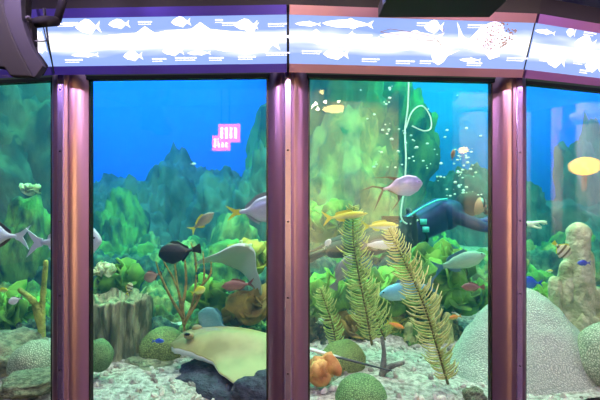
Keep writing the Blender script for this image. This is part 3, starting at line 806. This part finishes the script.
# ================================================================ FISH
M_eye = mat('fish_eye', (8, 8, 12), .15); 
def interp(tab, s):
    for i in range(len(tab)-1):
        if s <= tab[i+1][0]:
            t = (s-tab[i][0])/(tab[i+1][0]-tab[i][0]); t = t*t*(3-2*t)*.5+t*.5
            return lerp(tab[i][1], tab[i+1][1], t)
    return tab[-1][1]
SH = {  # (s, upper), (s, lower) half heights as share of body depth
 'std': ([(0, .0), (.06, .16), (.2, .38), (.4, .5), (.65, .4), (.88, .14), (1, .12)], [(0, .0), (.06, .14), (.2, .36), (.42, .5), (.65, .4), (.88, .14), (1, .12)]),
 'slim': ([(0, .0), (.08, .2), (.25, .42), (.45, .5), (.7, .4), (.9, .2), (1, .16)], [(0, .0), (.08, .2), (.25, .45), (.45, .5), (.7, .38), (.9, .18), (1, .16)]),
 'deep': ([(0, .02), (.05, .22), (.16, .40), (.36, .5), (.62, .40), (.86, .09), (1, .06)], [(0, .02), (.05, .14), (.16, .34), (.38, .5), (.62, .40), (.86, .09), (1, .06)]),
}
def fish(name, label, px, py, D, Lpx, head, depth, mats, shape='std', pitch=0, tail='fork', width=.16, group=None, dors=True, fil=False, tailsz=1., cat='fish', yaw=0, stub=False):
    Lt = Lpx/F*D
    mb, mf = mats[0], mats[1]; mt = mats[2] if len(mats) > 2 else mf
    rz = (0 if head > 0 else PI)+R(yaw)*head
    root = empty(name, P(px, py, D), label, cat, group, rot=(0, -R(pitch) if True else 0, rz))
    root.rotation_euler = Euler((0, -R(pitch), rz), 'XYZ')
    B = .8*Lt; x0 = .5*Lt       # snout at +x
    up, lo = SH[shape]; H = depth*Lt; W = width*Lt
    bm = bmesh.new(); ns, nr = 18, 14; rings = []
    for j in range(ns+1):
        s = (j/ns)**1.25; a, b = interp(up, s)*H, interp(lo, s)*H
        w = W*.5*(math.sin(PI*min(1, (s*.93+.03))**.75)**.8+.06*(1-s)) if j else 0.001
        x = x0-B*s
        if j == 0: a = b = .004*Lt; w = .004*Lt
        rings.append([bm.verts.new((x, w*math.cos(t), (a if math.sin(t) > 0 else b)*math.sin(t))) for t in [2*PI*i/nr for i in range(nr)]])
    for j in range(ns):
        for i in range(nr): bm.faces.new((rings[j][i], rings[j][(i+1) % nr], rings[j+1][(i+1) % nr], rings[j+1][i]))
    bm.faces.new(rings[0][::-1]); bm.faces.new(rings[-1])
    obj('body', bm, mb, root)
    th = .012*Lt
    xt = x0-B
    def fin(nm, poly, m, M=None, t=None):
        bm = bmesh.new(); add_prism(bm, [(x*Lt, z*Lt) for x, z in poly], t or th, M); obj(nm, bm, m, root, smooth=False)
    k = tailsz; X = -.3; pd = depth*.10
    if fil:
        fin('tail_fin', [(X+.03, pd), (X-.02, .045), (X-.2, .10), (X-.48, .02), (X-.2, .062), (X-.05, .015), (X-.03, -.02), (X-.10, -.12), (X-.26, -.44), (X-.06, -.15), (X-.0, -.05), (X+.03, -pd)], mt)
    elif tail == 'fork':
        fin('tail_fin', [(X+.02, pd), (X-.05, .06*k), (X-.2, .17*k), (X-.13, .05*k), (X-.09, 0), (X-.13, -.05*k), (X-.2, -.17*k), (X-.05, -.06*k), (X+.02, -pd)], mt)
    else:
        fin('tail_fin', [(X+.02, pd), (X-.06, .07*k), (X-.17, .12*k), (X-.19, .05*k), (X-.18, 0), (X-.19, -.05*k), (X-.17, -.12*k), (X-.06, -.07*k), (X+.02, -pd)], mt)
    h = depth
    uz = lambda x: interp(up, (.5-x)/.8)*h; lz = lambda x: -interp(lo, (.5-x)/.8)*h
    if fil:
        fin('dorsal_fin', [(.08, uz(.08)-.02), (-.02, uz(-.02)+.035), (-.16, uz(-.02)+.07), (-.56, uz(-.02)+.09), (-.18, uz(-.02)+.045), (-.06, uz(-.06)-.0), (-.22, uz(-.22)+.01), (-.22, uz(-.22)-.02), (0, uz(0)-.03)], mf)
        fin('anal_fin', [(.08, lz(.08)+.02), (.03, lz(0)-.05), (-.06, lz(0)-.16), (-.22, lz(0)-.30), (-.04, lz(0)-.10), (-.03, lz(-.03)-.0), (-.22, lz(-.22)-.01), (-.22, lz(-.22)+.02), (0, lz(0)+.03)], mf)
    elif dors:
        fin('dorsal_fin', [(.22, uz(.22)-.02), (.14, uz(.14)+.05), (.0, uz(0)+.055), (-.14, uz(-.14)+.06), (-.2, uz(-.2)+.05), (-.22, uz(-.22)-.01), (-.1, uz(-.1)-.03), (.1, uz(.1)-.03)], mf)
        fin('anal_fin', [(-.0, lz(0)+.03), (-.02, lz(-.02)-.05), (-.12, lz(-.12)-.06), (-.19, lz(-.19)-.04), (-.22, lz(-.22)+.01), (-.1, lz(-.1)+.03)], mf)
    for s in (-1, 1):
        M = Matrix.Translation((.22*Lt, s*W*.42, -.03*Lt)) @ Matrix.Rotation(s*R(28), 4, 'Z')
        fin('pectoral_fin', [(0, .015), (-.07, .02), (-.15, -.005), (-.13, -.045), (-.05, -.03), (0, -.01)], mf, M, th*.6)
        bm = bmesh.new(); add_sphere(bm, (.415*Lt, s*W*.27, .02*Lt+depth*.06*Lt), .016*Lt, 10, 8); obj('eye', bm, M_eye, root)
    return root
def S(nm, *a, **k): return mat_fish(nm, *a, **k)
silver = S('silver_fish', (150, 162, 190), (226, 228, 240), rough=.3, metal=.3)
silverP = S('lilac_silver', (168, 158, 200), (236, 222, 240), rough=.3, metal=.25)
grey_f = mat('grey_fin', (120, 132, 140), .5); dark_f = mat('dark_fin', (58, 30, 44), .5); yel_f = mat('yellow_fin', (214, 216, 60), .5)
pale = S('pale_trevally', (176, 200, 206), (232, 240, 240), rough=.35, metal=.2); pale_f = mat('pale_fin', (190, 204, 208), .5)
blk = S('black_trigger', (14, 16, 28), (22, 24, 36), rough=.5, metal=0); blk_f = mat('black_fin', (10, 12, 22), .5)
yel = S('yellow_fish', (206, 214, 50), (232, 236, 150), rough=.4, metal=0)
yelw = S('yellow_white', (214, 206, 80), (240, 244, 226), mid=.45, soft=.1, rough=.4, metal=0)
red = S('dull_red_fish', (122, 74, 70), (168, 120, 104), rough=.5, metal=0); red_f = mat('red_fin', (110, 62, 60), .6)
snap = S('striped_snapper', (120, 120, 96), (206, 200, 170), (96, 92, 70), 6, rough=.4, metal=.1)
teal_m = S('teal_fish', (84, 150, 150), (150, 196, 190), rough=.45, metal=0); teal_f = mat('teal_fin', (70, 130, 140), .5)
but = S('butterfly_fish', (226, 232, 170), (236, 240, 210), (110, 112, 70), 1.1, rough=.5, metal=0)
blu = S('blue_fish', (40, 70, 200), (70, 110, 220), rough=.4, metal=0); blu_f = mat('blue_fin', (30, 60, 190), .5)
org = S('orange_fish', (240, 140, 50), (244, 180, 90), rough=.5, metal=0); org_f = mat('orange_fin', (240, 150, 60), .5)
brn = S('brown_pink_fish', (140, 110, 96), (190, 160, 140), rough=.5, metal=0)
wht = S('white_fish', (214, 224, 220), (244, 246, 240), rough=.4, metal=0)

fish('pompano', 'lilac-silver pompano with long dark trailing fins above the diver', 398, 187, 2.85, 50, 1, .44, (silverP, dark_f), 'deep', pitch=8, fil=True, width=.13)
fish('triggerfish', 'black triggerfish swimming left above the sea whip', 180, 252, 2.95, 44, -1, .50, (blk, blk_f), 'deep', pitch=-10, tail='fan', width=.2)
fish('snapper', 'striped grey fish with yellow tail above the black triggerfish', 202, 222, 3.2, 31, 1, .34, (snap, yel_f), 'std', pitch=38, width=.17)
fish('jack_fish', 'large silver jack half hidden behind the middle window post', 259, 210, 2.9, 66, 1, .46, (silver, grey_f, yel_f), 'deep', pitch=6, width=.15, tailsz=.7)
fish('permit_fish', 'pale forked-tail fish passing behind the left window post', 64, 242, 2.7, 76, 1, .50, (pale, pale_f), 'deep', pitch=1, width=.13, tailsz=1.15)
fish('permit_fish', 'pale fish with dark-edged tail leaving at the left edge', -3, 235, 2.8, 66, -1, .44, (pale, dark_f, pale_f), 'deep', pitch=4, width=.13, tailsz=1.1)
fish('trumpetfish', 'slim yellow fish crossing the upright feathery coral', 345, 216, 2.85, 46, 1, .16, (yel, yel_f), 'slim', pitch=7, width=.1)
fish('wrasse', 'yellow fish with white belly in front of the diver legs', 380, 226, 3.0, 38, 1, .22, (yelw, yel_f), 'slim', pitch=2, width=.12)
fish('wrasse', 'grey-white fish below the diver legs right of the upright plume', 378, 245, 2.9, 36, 1, .26, (wht, grey_f), 'slim', pitch=0, width=.12)
fish('damselfish', 'tiny white fish at the left end of the diver legs', 327, 244, 3.0, 12, 1, .5, (wht, pale_f), 'deep', pitch=50)
fish('grouper', 'grey-lilac fish standing head up behind the upright plume', 342, 272, 3.25, 40, 1, .34, (S('grouper_skin', (140, 134, 140), (176, 168, 170), rough=.5), grey_f), 'std', pitch=62, tail='fan')
fish('snapper', 'dull red fish above the teal round fish', 238, 285, 3.1, 34, -1, .32, (red, red_f), 'std', pitch=-6, tail='fork')
fish('snapper', 'dark red fish above the left slope of the pale mound', 473, 287, 3.0, 24, -1, .36, (red, red_f), 'std', tail='fan')
fish('damselfish', 'brown-pink fish left of the sea whip', 153, 276, 3.1, 19, -1, .62, (brn, red_f), 'deep', tail='fan', pitch=-20)
fish('surgeonfish', 'teal round fish resting above the stingray back', 215, 322, 3.15, 38, -1, .62, (teal_m, teal_f), 'deep', tail='fan', pitch=30)
fish('butterflyfish', 'yellow butterflyfish with dark bars left of the pillar coral', 561, 249, 2.95, 22, 1, .72, (but, yel_f), 'deep', tail='fan', pitch=-42)
fish('chromis', 'small blue fish in front of the pillar coral', 584, 263, 2.8, 14, -1, .4, (blu, blu_f), 'std')
fish('chromis', 'small blue fish against the olive coral head', 158, 341, 2.95, 13, 1, .34, (blu, blu_f), 'std')
fish('chromis', 'dim blue fish just right of the right window post', 532, 283, 3.4, 22, -1, .6, (blu, blu_f), 'deep')
fish('anthias', 'small orange fish left of the pale mound', 455, 317, 3.3, 14, -1, .34, (org, org_f), 'std', pitch=-12)
fish('anthias', 'orange-yellow fish between the feather corals', 395, 325, 3.0, 20, 1, .26, (org, yel_f), 'slim', pitch=-18)
fish('damselfish', 'small grey fish in the leftmost window beside the rope sponge', 16, 300, 2.9, 16, -1, .5, (wht, grey_f), 'deep', pitch=-20)
fish('damselfish', 'yellow fish at the very left edge of the reef', 2, 290, 3., 12, 1, .4, (yel, yel_f), 'std')
fish('angelfish', 'upright yellow striped fish standing on the stump top', 129, 289, 2.95, 14, 1, .5, (but, yel_f), 'deep', pitch=70, tail='fork')
fish('damselfish', 'yellow fish among the sea whip branches', 198, 291, 3.0, 16, 1, .5, (yel, yel_f), 'deep', pitch=20)
fish('damselfish', 'tiny pale fish in the open blue water', 193, 164, 4.5, 6, 1, .4, (wht, pale_f), 'std')
fish('damselfish', 'tiny pale fish low in the pillar coral window', 549, 271, 3.6, 8, 1, .4, (yelw, pale_f), 'std')
fish('damselfish', 'small pale fish with a pink back near the mirrored lamp', 453, 155, 3.0, 12, 1, .34, (S('pinkish', (200, 150, 130), (240, 220, 210)), pale_f), 'slim', pitch=80)
fish('barracuda', 'long blue-green fish in haze under the diver', 408, 290, 3.15, 60, -1, .30, (S('hazy_blue', (96, 170, 196), (150, 210, 214), rough=.5), teal_f), 'slim', pitch=-10, width=.14)
fish('parrotfish', 'pale green fish right of the leafy bank under the diver chest', 459, 262, 3.15, 56, 1, .30, (S('pale_green', (120, 180, 150), (176, 216, 176), rough=.5), teal_f), 'slim', pitch=16, width=.14)
fish('damselfish', 'small green fish near the low right reef of the left window', 112, 296, 4.2, 14, 1, .4, (teal_m, teal_f), 'std')

# ---------- rays
def ray(name, label, loc, rot, L_, span, near, farw, m, mu, cam=.10, tail=None, twist=0.):
    """snout at +x, near wing on -y (droops by near), far wing on +y"""
    root = empty(name, loc, label, 'stingray'); root.rotation_euler = rot
    nu, nv = 36, 40; bm = bmesh.new(); top = []; bot = []
    tab = [(0, .06), (.06, .22), (.2, .34), (.38, .52), (.5, .84), (.62, 1.), (.76, .98), (.88, .62), (.95, .25), (1, .10)]
    for i in range(nu+1):
        t = i/nu; hw = interp(tab, t)*span/2; rt = []; rb = []
        for j in range(nv+1):
            v = j/nv*2-1
            x = L_*(.5-t)-L_*.05*abs(v)**1.5*(1 if t > .3 else .4)
            y = v*hw; yn = y/(span/2)
            bodyh = cam*L_*math.exp(-(yn/.42)**2)*math.sin(PI*min(1, .06+t*.93))**.7
            th = .012*L_*(1-abs(v)**3)+.0015
            dr = (near if v < 0 else farw)*abs(yn)**1.8*L_+(twist*L_*abs(yn)**1.2*(.62-t)*2 if v < 0 else 0)
            z = bodyh+dr+.012*L_*math.sin(yn*7+t*5)*abs(yn)
            rt.append(bm.verts.new((x, y*(1-.25*abs(near if v < 0 else farw)*abs(yn)), z+th))); rb.append(bm.verts.new((x, y*(1-.25*abs(near if v < 0 else farw)*abs(yn)), z*.96-th-bodyh*.55)))
        top.append(rt); bot.append(rb)
    for i in range(nu):
        for j in range(nv):
            bm.faces.new((top[i][j], top[i][j+1], top[i+1][j+1], top[i+1][j]))
            f = bm.faces.new((bot[i][j], bot[i+1][j], bot[i+1][j+1], bot[i][j+1])); f.material_index = 1
    for i in range(nu):
        for j in (0, nv):
            f = bm.faces.new((top[i][j], top[i+1][j], bot[i+1][j], bot[i][j])); f.material_index = 1
    for i in (0, nu):
        for j in range(nv): bm.faces.new((top[i][j], bot[i][j], bot[i][j+1], top[i][j+1]))
    obj('disc', bm, [m, mu], root)
    for s in (-1, 1):
        bm = bmesh.new(); add_sphere(bm, (L_*.30, s*L_*.085, L_*cam*.95), L_*.034, 12, 8, (1.3, .9, .9)); e = obj('eye_bulge', bm, m, root)
        bm = bmesh.new(); add_sphere(bm, (L_*.305, s*L_*.10, L_*cam*1.02), L_*.02, 10, 8, (1.5, .8, .8)); obj('eye', bm, M_eye, root)
    if tail:
        inv_ = Matrix.Translation(loc) @ Euler(rot).to_matrix().to_4x4(); inv_.invert()
        pts = smooth_path([inv_ @ q for q in tail], 10); bm = bmesh.new()
        n = len(pts); add_tube(bm, pts, [lerp(.02, .005, i/(n-1)) for i in range(n)], 10, flat=.8)
        obj('tail', bm, mat_fish('ray_tail', (226, 220, 216), (40, 42, 60), mid=.72, soft=.05, metal=0), root)
    return root
M_ray = mat('ray_olive', (158, 150, 100), .38, col2=(134, 126, 82), scale=5, bump=.1)
M_rayu = mat('ray_belly', (226, 226, 228), .5)
M_ray2 = mat('ray_pale', (206, 222, 180), .5, col2=(176, 200, 150), scale=4)
rl = Vector((-.46, 2.88, .60))
ray('stingray', 'large olive-tan stingray gliding over the gravel, its near wing drooping', rl, (R(-2), R(4), PI-R(8)), .84, .80, -.14, -.05, M_ray, M_rayu, .165, twist=.42,
    tail=[Vector((-.06, 2.85, .63)), P(308, 349, 2.75), P(345, 359, 2.65), P(392, 371, 2.6)])
ray('stingray', 'pale green ray swimming up beside the middle window post', P(238, 257, 3.3), (R(-24), R(-24), R(-64)), .46, .62, -.30, -.42, M_ray2, M_rayu, .15)

# ================================================================ DIVER
DD = 4.1
def DP(px, py, dd=0.): return P(px, py, DD+dd)
M_suit = mat('wetsuit_blue', (5, 38, 130), .6, col2=(4, 20, 80), scale=3); M_black = mat('wetsuit_black', (12, 16, 26), .6)
M_skin = mat('diver_skin', (206, 160, 130), .55); M_glove = mat('pale_glove', (226, 224, 200), .6)
M_strap = mat('cyan_strap', (80, 220, 220), .5); M_hose = mat('pale_hose', (210, 236, 220), .5)
droot = empty('diver', DP(425, 225), 'diver in blue and black wetsuit swimming right with an arm stretched forward', 'person')
def skin_body(name, verts, edges, rads, m, parent, root_i=0, sub=2):
    me = bpy.data.meshes.new(name); org = parent.location
    me.from_pydata([tuple(Vector(v)-org) for v in verts], edges, []); me.update()
    o = bpy.data.objects.new(name, me); link(o, parent); me.materials.append(m)
    md = o.modifiers.new('skin', 'SKIN'); md.use_smooth_shade = True
    sv = me.skin_vertices[0].data
    for i, r in enumerate(rads):
        sv[i].radius = (r, r) if not isinstance(r, tuple) else r
        sv[i].use_root = (i == root_i)
    s = o.modifiers.new('sub', 'SUBSURF'); s.levels = sub; s.render_levels = sub
    return o
V = [DP(410, 229), DP(425, 221), DP(441, 215), DP(453, 211), DP(461, 208),            # pelvis.. chest, neck 0-4
     DP(404, 233, -.10), DP(372, 245, -.12), DP(340, 249, -.10), DP(326, 252, -.08),     # near leg 5-8
     DP(404, 232, .10), DP(372, 238, .14), DP(342, 243, .16), DP(328, 246, .16),         # far leg 9-12
     DP(457, 217, -.17), DP(485, 228, -.20), DP(512, 226, -.16), DP(527, 224, -.14),     # near arm 13-16
     DP(458, 214, .15), DP(478, 224, .22), DP(500, 217, .2)]                                # far arm
E = [(0, 1), (1, 2), (2, 3), (3, 4), (0, 5), (5, 6), (6, 7), (7, 8), (0, 9), (9, 10), (10, 11), (11, 12), (3, 13), (13, 14), (14, 15), (15, 16), (3, 17), (17, 18), (18, 19)]
Rr = [.165, .16, .185, .17, .08, .11, .095, .075, .055, .11, .095, .075, .055, .07, .05, .042, .034, .07, .05, .04]
skin_body('body', V, E, Rr, M_suit, droot)
# black wetsuit trousers over the legs
V2 = [DP(408, 230), DP(402, 233.5, -.10), DP(372, 245, -.12), DP(340, 249, -.10), DP(324, 252.5, -.08), DP(402, 232, .10), DP(372, 238, .14), DP(342, 243, .16), DP(326, 246.5, .16)]
skin_body('trousers', V2, [(0, 1), (1, 2), (2, 3), (3, 4), (0, 5), (5, 6), (6, 7), (7, 8)], [.172, .125, .11, .09, .066, .125, .11, .09, .066], M_black, droot)
# hooded head, face, mask, regulator
hc = DP(469, 204); off = hc-droot.location
def local_obj(nm, bm, m): return obj(nm, bm, m, droot)
bm = bmesh.new(); vs = add_sphere(bm, (0, 0, 0), .125, 24, 16, (1.05, .82, .95))
for v in vs:
    if v.co.x > .06 and v.co.z < 0: v.co.x *= .92
bmesh.ops.translate(bm, verts=bm.verts, vec=off); local_obj('hood', bm, M_black)
bm = bmesh.new(); add_sphere(bm, off+Vector((.045, -.02, -.012)), .092, 20, 14, (1, .95, 1.02))
add_sphere(bm, off+Vector((.136, -.03, -.02)), .018, 10, 8, (1.2, .8, 1.3)); add_sphere(bm, off+Vector((.118, -.03, -.066)), .02, 10, 8, (.8, 1.3, .5)); local_obj('face', bm, M_skin)
bm = bmesh.new(); add_sphere(bm, off+Vector((.105, -.03, .018)), .062, 18, 12, (.62, 1.25, .72)); local_obj('dive_mask', bm, mat('mask_glass', (150, 190, 190), .1, .2))
bm = bmesh.new(); add_tube(bm, [off+Vector((.11+.01*math.cos(t), -.03+.085*math.cos(t), .018+.052*math.sin(t))) for t in [2*PI*i/20 for i in range(21)]], .009, 6); local_obj('mask_frame', bm, M_black)
bm = bmesh.new(); add_sphere(bm, off+Vector((.15, -.03, -.07)), .034, 14, 10, (.8, 1.2, 1)); local_obj('regulator', bm, mat('regulator', (60, 64, 70), .4))
# air hose to the surface
bm = bmesh.new()
o_ = droot.location
pts = [DP(418, 220, -.2), DP(408, 224, -.22), DP(401, 216, -.2), DP(404, 190, -.15), DP(406, 160, -.1), DP(405, 130, 0), DP(408, 105, 0), DP(409, 60, 0), DP(409, 30, .0)]
add_tube(bm, [p-o_ for p in smooth_path(pts, 8)], .008, 8); local_obj('air_hose', bm, M_hose)
bm = bmesh.new()
pts = [DP(406, 128, 0), DP(412, 112, .02), DP(422, 106, .05), DP(430, 116, .05), DP(431, 128, .03), DP(424, 131, 0), DP(412, 126, -.02)]
add_tube(bm, [p-o_ for p in smooth_path(pts, 8)], .007, 8); local_obj('hose_loop', bm, M_hose)
bm = bmesh.new()
add_tube(bm, [p-o_ for p in smooth_path([DP(400, 222, -.17), DP(420, 209, -.15), DP(436, 201, -.14), DP(447, 199, -.12)], 8)], .009, 8); local_obj('shoulder_strap', bm, M_strap)
bm = bmesh.new()                           # weight belt round the waist
ax = (DP(425, 221)-DP(414, 227)).normalized(); c = DP(417, 225)-o_
s1 = ax.cross(Vector((0, 1, 0))).normalized()
add_tube(bm, [c+s1*.172*math.cos(t)+Vector((0, 1, 0))*.17*math.sin(t) for t in [2*PI*i/28 for i in range(29)]], .016, 8)
local_obj('weight_belt', bm, M_black)
for e_ in (Vector((0.01, -.17, .04)), Vector((.03, -.175, -.03))):
    bm = bmesh.new(); add_box(bm, c+e_, (.06, .03, .05)); o = local_obj('belt_weight', bm, M_strap)
# fins
for s, (a, dd) in ((0, ((324, 252), -.08)), (1, ((326, 246), .16))):
    bm = bmesh.new(); p = DP(a[0], a[1], dd)-o_
    ol = [(.06, -.045), (.06, .045), (-.1, .065), (-.42, .11), (-.46, .02), (-.45, -.05), (-.40, -.11), (-.1, -.06)]
    add_prism(bm, ol, .02, Matrix.Translation(p) @ Matrix.Rotation(R(-24-8*s), 4, 'Y') @ Matrix.Rotation(R(55), 4, 'X'))
    local_obj('swim_fin', bm, mat('dark_fin_rubber', (20, 52, 50), .5) if s == 0 else M_black)
# gloved hand with five fingers, reaching right
w = DP(526, 224, -.14)
def hp(x, y, z): return w+Vector((x, y, z))
bmv = [hp(-.02, 0, 0), hp(.03, 0, .0), hp(.085, 0, .004)]; be = [(0, 1), (1, 2)]; br = [(.03, .03), (.036, .03), (.038, .022)]
for (y, z, l, c) in ((-.03, .022, .075, -.01), (-.012, .028, .085, -.004), (.01, .018, .08, -.012), (.028, .002, .062, -.02)):
    i = len(bmv)
    bmv += [hp(.10, y, z*.8), hp(.10+l*.5, y*1.15, z+c*.4), hp(.10+l, y*1.2, z+c*2)]; be += [(2, i), (i, i+1), (i+1, i+2)]; br += [.0105, .0095, .008]
i = len(bmv); bmv += [hp(.045, -.03, -.02), hp(.085, -.045, -.034), hp(.12, -.045, -.036)]; be += [(1, i), (i, i+1), (i+1, i+2)]; br += [.013, .011, .009]
skin_body('gloved_hand', bmv, be, br, M_glove, droot, 1)

# bubbles
M_bub = mat('air_bubble', (230, 255, 245), .08, spec=1.)
rb = random.Random(9)
bme = None
for i in range(110):
    if i < 50: px = 462+rb.gauss(0, 9); py = 200-rb.random()**.8*52; 
    elif i < 85: px = 425+rb.gauss(0, 22); py = 150+rb.gauss(0, 20)+.12*(px-425)
    else: px = 385+rb.gauss(0, 8); py = 85+rb.random()*85
    if bme is None:
        bm = bmesh.new(); add_sphere(bm, (0, 0, 0), 1, 12, 8); o = obj('air_bubble', bm, M_bub); bme = o.data
    else: o = bpy.data.objects.new('air_bubble', bme); link(o)
    o.location = DP(px, py, rb.uniform(-.5, .1)); r = rb.uniform(.004, .014)
    o.scale = (r*1.2, r, r*.8)
    tag(o, 'tiny white air bubble rising above the diver', 'bubble', 'air bubbles over the diver')

# ================================================================ LIGHT
def area(name, loc, rot, size, energy, col, sy=None, spread=None):
    l = bpy.data.lights.new(name, 'AREA'); l.energy = energy; l.color = col; l.size = size
    if sy: l.shape = 'RECTANGLE'; l.size_y = sy
    if spread: l.spread = spread
    o = bpy.data.objects.new(name, l); o.location = loc; o.rotation_euler = rot; link(o); return o
# tank lamps over the water; crest, teal, violet and green ones added as tints
area('tank_lamp_front', (0, 3.1, 4.2), (0, 0, 0), 6., 350, (1., .82, .76), 1.2)
area('tank_lamp_middle', (.5, 4.9, 4.25), (0, 0, 0), 8., 330, (.10, 1., .46), 1.2, R(110))
area('tint_lamp_crest', (-2.6, 6.3, 4.25), (0, 0, 0), 4., 110, (.04, .35, 1.), 1.)
area('tank_lamp_blue', (-2.8, 7.8, 4.25), (R(18), 0, 0), 3.8, 250, (.05, .22, 1.), 1.2)
area('tint_lamp_teal', (2.5, 7.6, 4.25), (R(18), 0, 0), 3.2, 170, (.10, .85, .50), 1.2)
area('tint_lamp_violet', (5.9, 7.6, 4.25), (R(18), 0, 0), 1.6, 120, (.14, .34, 1.), 1.2)
area('tint_lamp_green', (-5.6, 6.6, 4.25), (R(10), 0, 0), 1.6, 60, (.05, .9, .5), 1.2)
# downlights let into the soffit, and unseen lamps added to brighten the mirrored hall
for x, y, c, e in ((-1.9, 1.35, (.55, .42, 1.), 16), (-.95, 1.25, (.85, .62, 1.), 22), (-.05, 1.1, (1., .72, .95), 24), (.55, 1.1, (.95, .72, .9), 14), (1.1, 1.2, (1., .66, .9), 24), (1.9, 1.5, (.75, .5, 1.), 16)):
    area('soffit_downlight', (x, y, 2.515), (R(16), 0, 0), .12, e, c)
area('hall_wall_fill', (3.0, -7.1, 4.35), (R(-52), 0, 0), 2.2, 1500, (1., .84, .36), .3, R(120))  # added fill, makes the mirrored wall show
area('hall_wall_fill', (6.6, -5.6, 4.3), (R(-66), 0, 0), .5, 500, (1., .78, .34), .4, R(60))
c2 = mirror(4, 352, 150, 9.); c3 = mirror(4, 473, 150, 7.); c4 = mirror(5, 590, 150, 8.)
def aim(nm, loc, to, e, c, sz=.25):
    o = area(nm, loc, (0, 0, 0), sz, e, c, None, R(40)); o.rotation_euler = (Vector(to)-Vector(loc)).to_track_quat('-Z', 'Y').to_euler()
aim('column_fill', (c2.x-.5, c2.y+2.0, 4.4), (c2.x, c2.y, 2.9), 2600, (1., .85, .6))  # added fill on the mirrored columns
aim('column_fill', (c3.x-.7, c3.y+1.8, 4.4), (c3.x, c3.y, 2.7), 1500, (1., .78, .4))
aim('column_fill', (c4.x-1.6, c4.y+1.4, 4.4), (c4.x, c4.y, 2.7), 420, (.9, .7, 1.))
area('hall_fill', (7.5, -2.5, 4.48), (0, 0, 0), 4, 500, (.8, .6, 1.), 3)  # added fill for the sides of the mirrored hall
area('hall_fill', (-4, -4, 4.4), (0, 0, 0), 4, 90, (.6, .6, 1.), 3)
w_ = bpy.data.worlds.new('World'); scn.world = w_; w_.use_nodes = True
w_.node_tree.nodes['Background'].inputs[0].default_value = (.02, .03, .05, 1); w_.node_tree.nodes['Background'].inputs[1].default_value = .3

cam = bpy.data.cameras.new('Camera'); cam.sensor_width = 36; cam.lens = 36*F/600; cam.clip_start = .02
co = bpy.data.objects.new('Camera', cam); co.location = (0, 0, CAMZ); co.rotation_euler = (R(90), 0, 0); link(co); scn.camera = co
scn.view_settings.view_transform = 'Standard'; scn.view_settings.look = 'None'; scn.view_settings.gamma = 1; scn.view_settings.exposure = 0
scn.cycles.use_denoising = True
scn.cycles.max_bounces = 8; scn.cycles.transparent_max_bounces = 12; scn.cycles.volume_bounces = 1
scn.cycles.sample_clamp_indirect = 4
